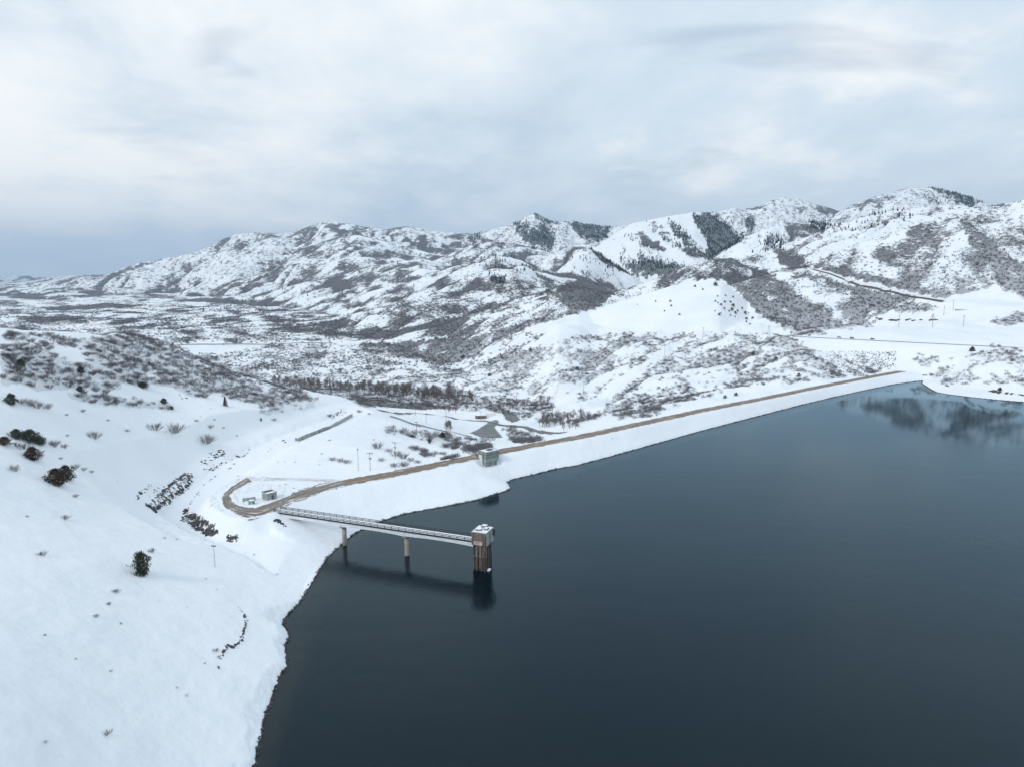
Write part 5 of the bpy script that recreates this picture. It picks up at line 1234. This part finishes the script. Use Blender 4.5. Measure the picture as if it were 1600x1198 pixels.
def stuff(name, P, S, meshes, label, tilt=.12):
    for k, me in enumerate(meshes):
        sel = np.arange(len(P)) % len(meshes) == k
        if not sel.any(): continue
        src = bpy.data.objects.new(name + '_source', me); PROTO.objects.link(src)
        pm_ = bpy.data.meshes.new(name); pm_.vertices.add(int(sel.sum())); pm_.vertices.foreach_set('co', P[sel].astype(np.float32).ravel())
        a = pm_.attributes.new('size', 'FLOAT', 'POINT'); a.data.foreach_set('value', S[sel].astype(np.float32))
        o = link(name, pm_, kind='stuff', label=label)
        ng = bpy.data.node_groups.new(name + '_scatter', 'GeometryNodeTree'); ng.interface.new_socket('Geometry', in_out='INPUT', socket_type='NodeSocketGeometry'); ng.interface.new_socket('Geometry', in_out='OUTPUT', socket_type='NodeSocketGeometry')
        N = ng.nodes; gi = N.new('NodeGroupInput'); go = N.new('NodeGroupOutput'); ip = N.new('GeometryNodeInstanceOnPoints'); oi = N.new('GeometryNodeObjectInfo'); oi.inputs['Object'].default_value = src
        m2p = N.new('GeometryNodeMeshToPoints'); at = N.new('GeometryNodeInputNamedAttribute'); at.data_type = 'FLOAT'; at.inputs['Name'].default_value = 'size'
        rv_ = N.new('FunctionNodeRandomValue'); rv_.data_type = 'FLOAT_VECTOR'; rv_.inputs[0].default_value = (-tilt, -tilt, 0); rv_.inputs[1].default_value = (tilt, tilt, 6.283)
        Lk = ng.links.new; Lk(gi.outputs[0], m2p.inputs[0]); Lk(m2p.outputs[0], ip.inputs['Points']); Lk(oi.outputs['Geometry'], ip.inputs['Instance']); Lk(rv_.outputs[0], ip.inputs['Rotation']); Lk(at.outputs[0], ip.inputs['Scale']); Lk(ip.outputs[0], go.inputs[0])
        md = o.modifiers.new('scatter', 'NODES'); md.node_group = ng
rest = order[NI:]; P_ = pts[rest]; S_z = sz[rest]
nearm = P_[:, 1] < 1000
stuff('hillside_scrub', P_[nearm], S_z[nearm] * .9, SHL, 'bare scrub covering the hillsides')
stuff('distant_scrub', P_[~nearm], S_z[~nearm], SHF, 'bare scrub on the distant slopes')
# ---- firs
fp = sample(conif * AREA * (1 / 75.) * (np.abs(U) < .8) * (Y > 1400) * (Y < 5200)); fz = RS.uniform(.6, 1.25, len(fp))
print('conifers', len(fp))
fo_ = np.argsort(fp[:, 1] / fz)
for i in fo_[:300]:
    o = link('conifer', FR[i % 3], loc=Vector(fp[i]), label=('tall' if fz[i] > 1.05 else 'small') + ' dark conifer ' + ('on the left mountain slopes' if fp[i][0] / fp[i][1] < .12 else 'beside the open white mountain face' if fp[i][0] / fp[i][1] < .32 else 'on the right mountain slopes'), cat='conifer', group='dark conifers on the mountain slopes'); o.scale = (fz[i],) * 3; o.rotation_euler = (0, 0, RS.uniform(0, 6.28))
fr_ = fo_[300:]; stuff('mountain_forest', fp[fr_], fz[fr_], FR, 'dark conifer woods on the mountain slopes', .03)
# ---- bare trees along the river
BT = [ ([(400,592),(470,598),(560,604),(640,608),(700,612),(740,622),(740,630),(690,628),(600,618),(500,612),(440,604)], 205),
       ([(700,628),(760,634),(800,630),(860,626),(880,630),(870,645),(820,640),(760,645),(700,640)], 36),
       ([(830,655),(860,652),(905,650),(920,655),(915,668),(880,672),(845,668)], 42), ([(600,628),(640,632),(700,640),(730,648),(690,645),(630,638)], 10),
       ([(690,668),(705,662),(712,672),(700,680)], 6), ([(1330,575),(1345,578),(1350,582),(1335,588)], 0)]
nb = 0
for poly, n in BT:
    xs_ = [p[0] for p in poly]; ys_ = [p[1] for p in poly]; k = 0; tries = 0
    while k < n and tries < n * 30:
        tries += 1; x, y = random.uniform(min(xs_), max(xs_)), random.uniform(min(ys_), max(ys_))
        if not seg_d(np.array([x]), np.array([y]), poly)[1][0]: continue
        p = hit(x, y, 420)
        if not p or p.y > 1300: continue
        lab = ('leafless grey tree in the long riverside wood across the valley', 'leafless tree by the pale sheds and river bend', 'leafless tree in the grove on the flat behind the dam', 'leafless tree beside the valley road', 'leafless tree at the river bank below the scrub', '')[BT.index((poly, n))]
        o = link('bare_tree', TR[nb % 4], loc=p, label=lab + (', ' + ('at its left end' if x < 480 else 'in its left half' if x < 570 else 'in its right half' if x < 650 else 'at its right end') if 'riverside' in lab else ''), cat='tree', group='leafless trees of the valley floor'); s_ = random.uniform(.75, 1.25) * (.8 if n < 50 else 1); o.scale = (s_ * 1.1, s_ * 1.1, s_); o.rotation_euler = (0, 0, random.uniform(0, 6.28)); k += 1; nb += 1

# ================================================================== rocks
def rock_mesh(seed):
    rn = random.Random(seed); bm = bmesh.new(); bmesh.ops.create_icosphere(bm, subdivisions=1, radius=.5)
    for v_ in bm.verts:
        v_.co *= rn.uniform(.75, 1.2); v_.co.x = max(-.36, min(.42, v_.co.x)); v_.co.z = max(-.4, min(.30, v_.co.z)); v_.co.y *= 1.25
    m = MB(); m.bm(bm); return m.me('rock', M_rock)
RM = [rock_mesh(i) for i in range(6)]
ROCKS = []
def rocks(poly, n, s0, s1, lab, grp, tall=1.0, y0=60, edge=False):
    if n > 8 and y0 < 500: n = int(n * 2.1); s0 *= .7; s1 *= .85
    xs_ = [p[0] for p in poly]; ys_ = [p[1] for p in poly]; k = 0; tries = 0
    while k < n and tries < n * 40:
        tries += 1
        if edge:
            i = random.randrange(len(poly) - 1); f_ = random.random(); x = poly[i][0] * (1 - f_) + poly[i + 1][0] * f_ + random.gauss(0, edge); y = poly[i][1] * (1 - f_) + poly[i + 1][1] * f_ + random.gauss(0, edge)
        else:
            x, y = random.uniform(min(xs_), max(xs_)), random.uniform(min(ys_), max(ys_))
            if not seg_d(np.array([x]), np.array([y]), poly)[1][0]: continue
        p = hit(x, y, y0)
        if not p: continue
        f_ = p.y * CP - (p.z - HC) * SP; s_ = random.uniform(s0, s1) * f_ / F
        ROCKS.append((s_ * F / f_, s_, p, lab, grp, tall)); k += 1
g1 = 'dark rocks on the far bank of the spillway channel'; l1 = 'dark snow-capped rock on the left bank of the spillway channel'
rocks([(249,773),(262,760),(275,751),(288,740)], 18, 3, 7, l1, g1, .8, edge=1.2)
rocks([(228,789),(236,792),(244,796)], 7, 4, 8, l1, g1, edge=1.8); rocks([(240,797),(252,788),(262,780),(270,772)], 18, 4, 8, l1, g1, edge=1.8)
rocks([(274,774),(285,765),(300,752)], 18, 3, 6, l1, g1, edge=2.5); rocks([(215,782),(220,768),(238,757)], 12, 2, 4, l1, g1, edge=1.8)
rocks([(232,768),(262,748),(300,738),(312,745),(290,768),(262,790),(236,792)], 30, 1.5, 4, l1, g1)
g2 = 'dark rocks of the cut below the loop road'; l2 = 'dark jagged rock in the cut below the loop road'
rocks([(283,815),(288,800),(294,794)], 14, 3, 6, l2, g2, 1.6, edge=1.5)
rocks([(295,802),(312,805),(322,812),(334,822),(342,828),(338,834),(326,838),(312,832),(298,820)], 46, 3.5, 8, l2, g2, 1.4)
rocks([(353,838),(358,834),(372,838),(371,845),(356,846)], 12, 3, 7, 'dark reddish rock in the small outcrop right of the channel mouth', 'reddish rocks of the small outcrop')
rocks([(296,790),(304,776),(318,758),(330,748),(342,740)], 12, 1.2, 2.6, l2, g2, edge=.8)
rocks([(310,722),(316,718),(330,706),(350,700),(352,710),(338,716),(322,726)], 20, 1.8, 5, 'dark rock poking through snow at the upper bend of the channel', 'rocks at the upper bend of the channel')
rocks([(318,735),(330,733),(365,716),(382,710),(392,705)], 14, 2, 5, 'dark stone on the right edge of the upper channel', 'stones on the right edge of the upper channel', edge=1.5)
rocks([(358,735),(362,730),(367,722)], 4, 2.5, 4, 'dark stone on the right edge of the upper channel', 'stones on the right edge of the upper channel', edge=.8)
g3 = 'dark rocks of the curved ledge above the shore'; l3 = 'dark rock in the curved ledge above the lake shore'
rocks([(381,958),(383,967),(384,976),(381,984),(379,996)], 14, 2.5, 5.5, l3, g3, 1.2, edge=.6)
rocks([(379,998),(371,1005),(364,1011),(356,1008),(350,1015),(347,1019)], 18, 3, 7, l3, g3, edge=1.0); rocks([(349,1022),(344,1028),(340,1040),(344,1047),(343,1053)], 8, 1.5, 3.5, l3, g3, edge=.6); rocks([(370,945),(375,950),(380,957)], 4, 1.5, 2.6, l3, g3, edge=.6)
rocks([(430,811),(438,815),(446,821)], 10, 3, 6, 'dark rock under the landward end of the footbridge', 'rocks under the footbridge abutment', edge=1.2)
rocks([(515,655),(525,643),(535,638),(541,645),(530,652)], 16, 1.5, 3, 'small dark stone left of the top of the concrete wall', 'stones left of the concrete wall top')
rocks([(440,688),(446,690),(452,689)], 4, 2, 3.5, 'small dark stone at the foot of the concrete wall', 'stones at the foot of the concrete wall', edge=.8)
rocks([(281,617),(285,622),(290,622)], 5, 1.8, 3, 'dark stone below the left hillside thicket', 'stones below the hillside thicket', edge=1)
rocks([(1540,611),(1560,613),(1580,615.5),(1600,618)], 26, 3, 6.5, 'brown rock in the bare bank along the right shore', 'rocks of the bare bank on the right shore', .8, 560, edge=.8)
rocks([(1470,600),(1482,603)], 5, 4, 6, 'dark rock on the snowy toe of the right hill', 'rocks on the toe of the right hill', .6, 560, edge=.8)
rocks([(1438,586),(1444,586.5),(1450,586)], 5, 3, 5, 'dark rock in the snow notch at the far end of the dam', 'rocks at the far end of the dam', .5, 600, edge=.4)
rocks([(1368,497),(1385,500.5),(1405,500.5)], 12, 4, 8, 'dark rock in the broken ledge above the highway', 'rocks of the broken ledge above the highway', .5, 760, edge=.4)
rocks([(1415,500.5),(1424,499)], 4, 4, 6, 'dark rock in the broken ledge above the highway', 'rocks of the broken ledge above the highway', .5, 760, edge=.8); rocks([(1428,501),(1436,499.5),(1444,500.5)], 6, 4, 6, 'dark rock in the broken ledge above the highway', 'rocks of the broken ledge above the highway', .6, 760, edge=.8)
ROCKS.sort(key=lambda r_: -r_[0])
for k, (a_, s_, p, lab, grp, tall) in enumerate(ROCKS[:298]):
    o = link('rock', RM[k % 6], loc=p, label=('big ' if a_ > 5 else 'small ' if a_ < 3 and 'small' not in lab else '') + lab, cat='rock', group=grp); o.scale = (s_ * random.uniform(.7, 1.1), s_ * random.uniform(.8, 1.2), s_ * tall * random.uniform(.6, 1.1)); o.rotation_euler = (random.uniform(-.3, .3), random.uniform(-.3, .3), random.uniform(0, 6.28))
# shore stones and riprap: nobody could count them
def along(P, n, spread, zoff=.1):
    P = np.array(P); s = np.concatenate([[0], np.cumsum(np.hypot(*np.diff(P, axis=0).T))]); t_ = RS.uniform(0, s[-1], n)
    x = np.interp(t_, s, P[:, 0]) + RS.normal(0, spread, n); y = np.interp(t_, s, P[:, 1]) + RS.normal(0, spread, n)
    return np.stack([x, y, gs(Z, x, y) + zoff], 1)
sp_ = along(LAKE[:-5], 3600, .35, 0); sp_ = sp_[(sp_[:, 1] > 60)]; sp_[:, 2] = np.clip(sp_[:, 2], -.05, .3)
stuff('shore_stones', sp_, RS.uniform(.25, .8, len(sp_)), RM[:2], 'small dark stones along the waterline', 1.0)
stuff('loose_stones', np.array([tuple(r_[2]) for r_ in ROCKS[298:]]), np.array([r_[1] for r_ in ROCKS[298:]]), RM[4:6], 'small stones scattered among the dark rocks', .5)
rr_ = np.array([hit(random.uniform(1290, 1400), random.uniform(549, 583), 640) or (0, 700, -50) for _ in range(900)]); rr_ = rr_[rr_[:, 2] > 8]
stuff('riprap', np.array(rr_), RS.uniform(.4, 1.3, len(rr_)), RM[2:4], 'riprap stones showing through snow below the highway', 1.0)
gp = sample(AREA * (Y < 420) * (Y > 80) * (np.abs(U) < .8) * (sdfull > 6) * np.clip(fbm(X / 16, Y / 16, 3, 811) - .16, 0, 1) * .07)
stuff('grass_tufts', gp, RS.uniform(.08, .30, len(gp)) ** 1, SHL[:2], 'tips of dry grass and twigs poking through the snow')
print('tufts', len(gp), 'bare trees', nb)

# ================================================================== winter air
hb = MB(); hb.box(-17000, 17000, -9500, 17500, -45, 1100)
hm = bpy.data.materials.new('pale_haze'); hm.use_nodes = True; hm.node_tree.nodes.clear()
ho = hm.node_tree.nodes.new('ShaderNodeOutputMaterial'); hv = hm.node_tree.nodes.new('ShaderNodeVolumePrincipled'); hv.inputs['Color'].default_value = (.55, .76, 1.0, 1); hv.inputs['Density'].default_value = .00005; hv.inputs['Anisotropy'].default_value = .1
hm.node_tree.links.new(hv.outputs[0], ho.inputs['Volume'])
tag(hb.obj('haze', hm), 'thin blue winter haze filling the valley', kind='stuff')
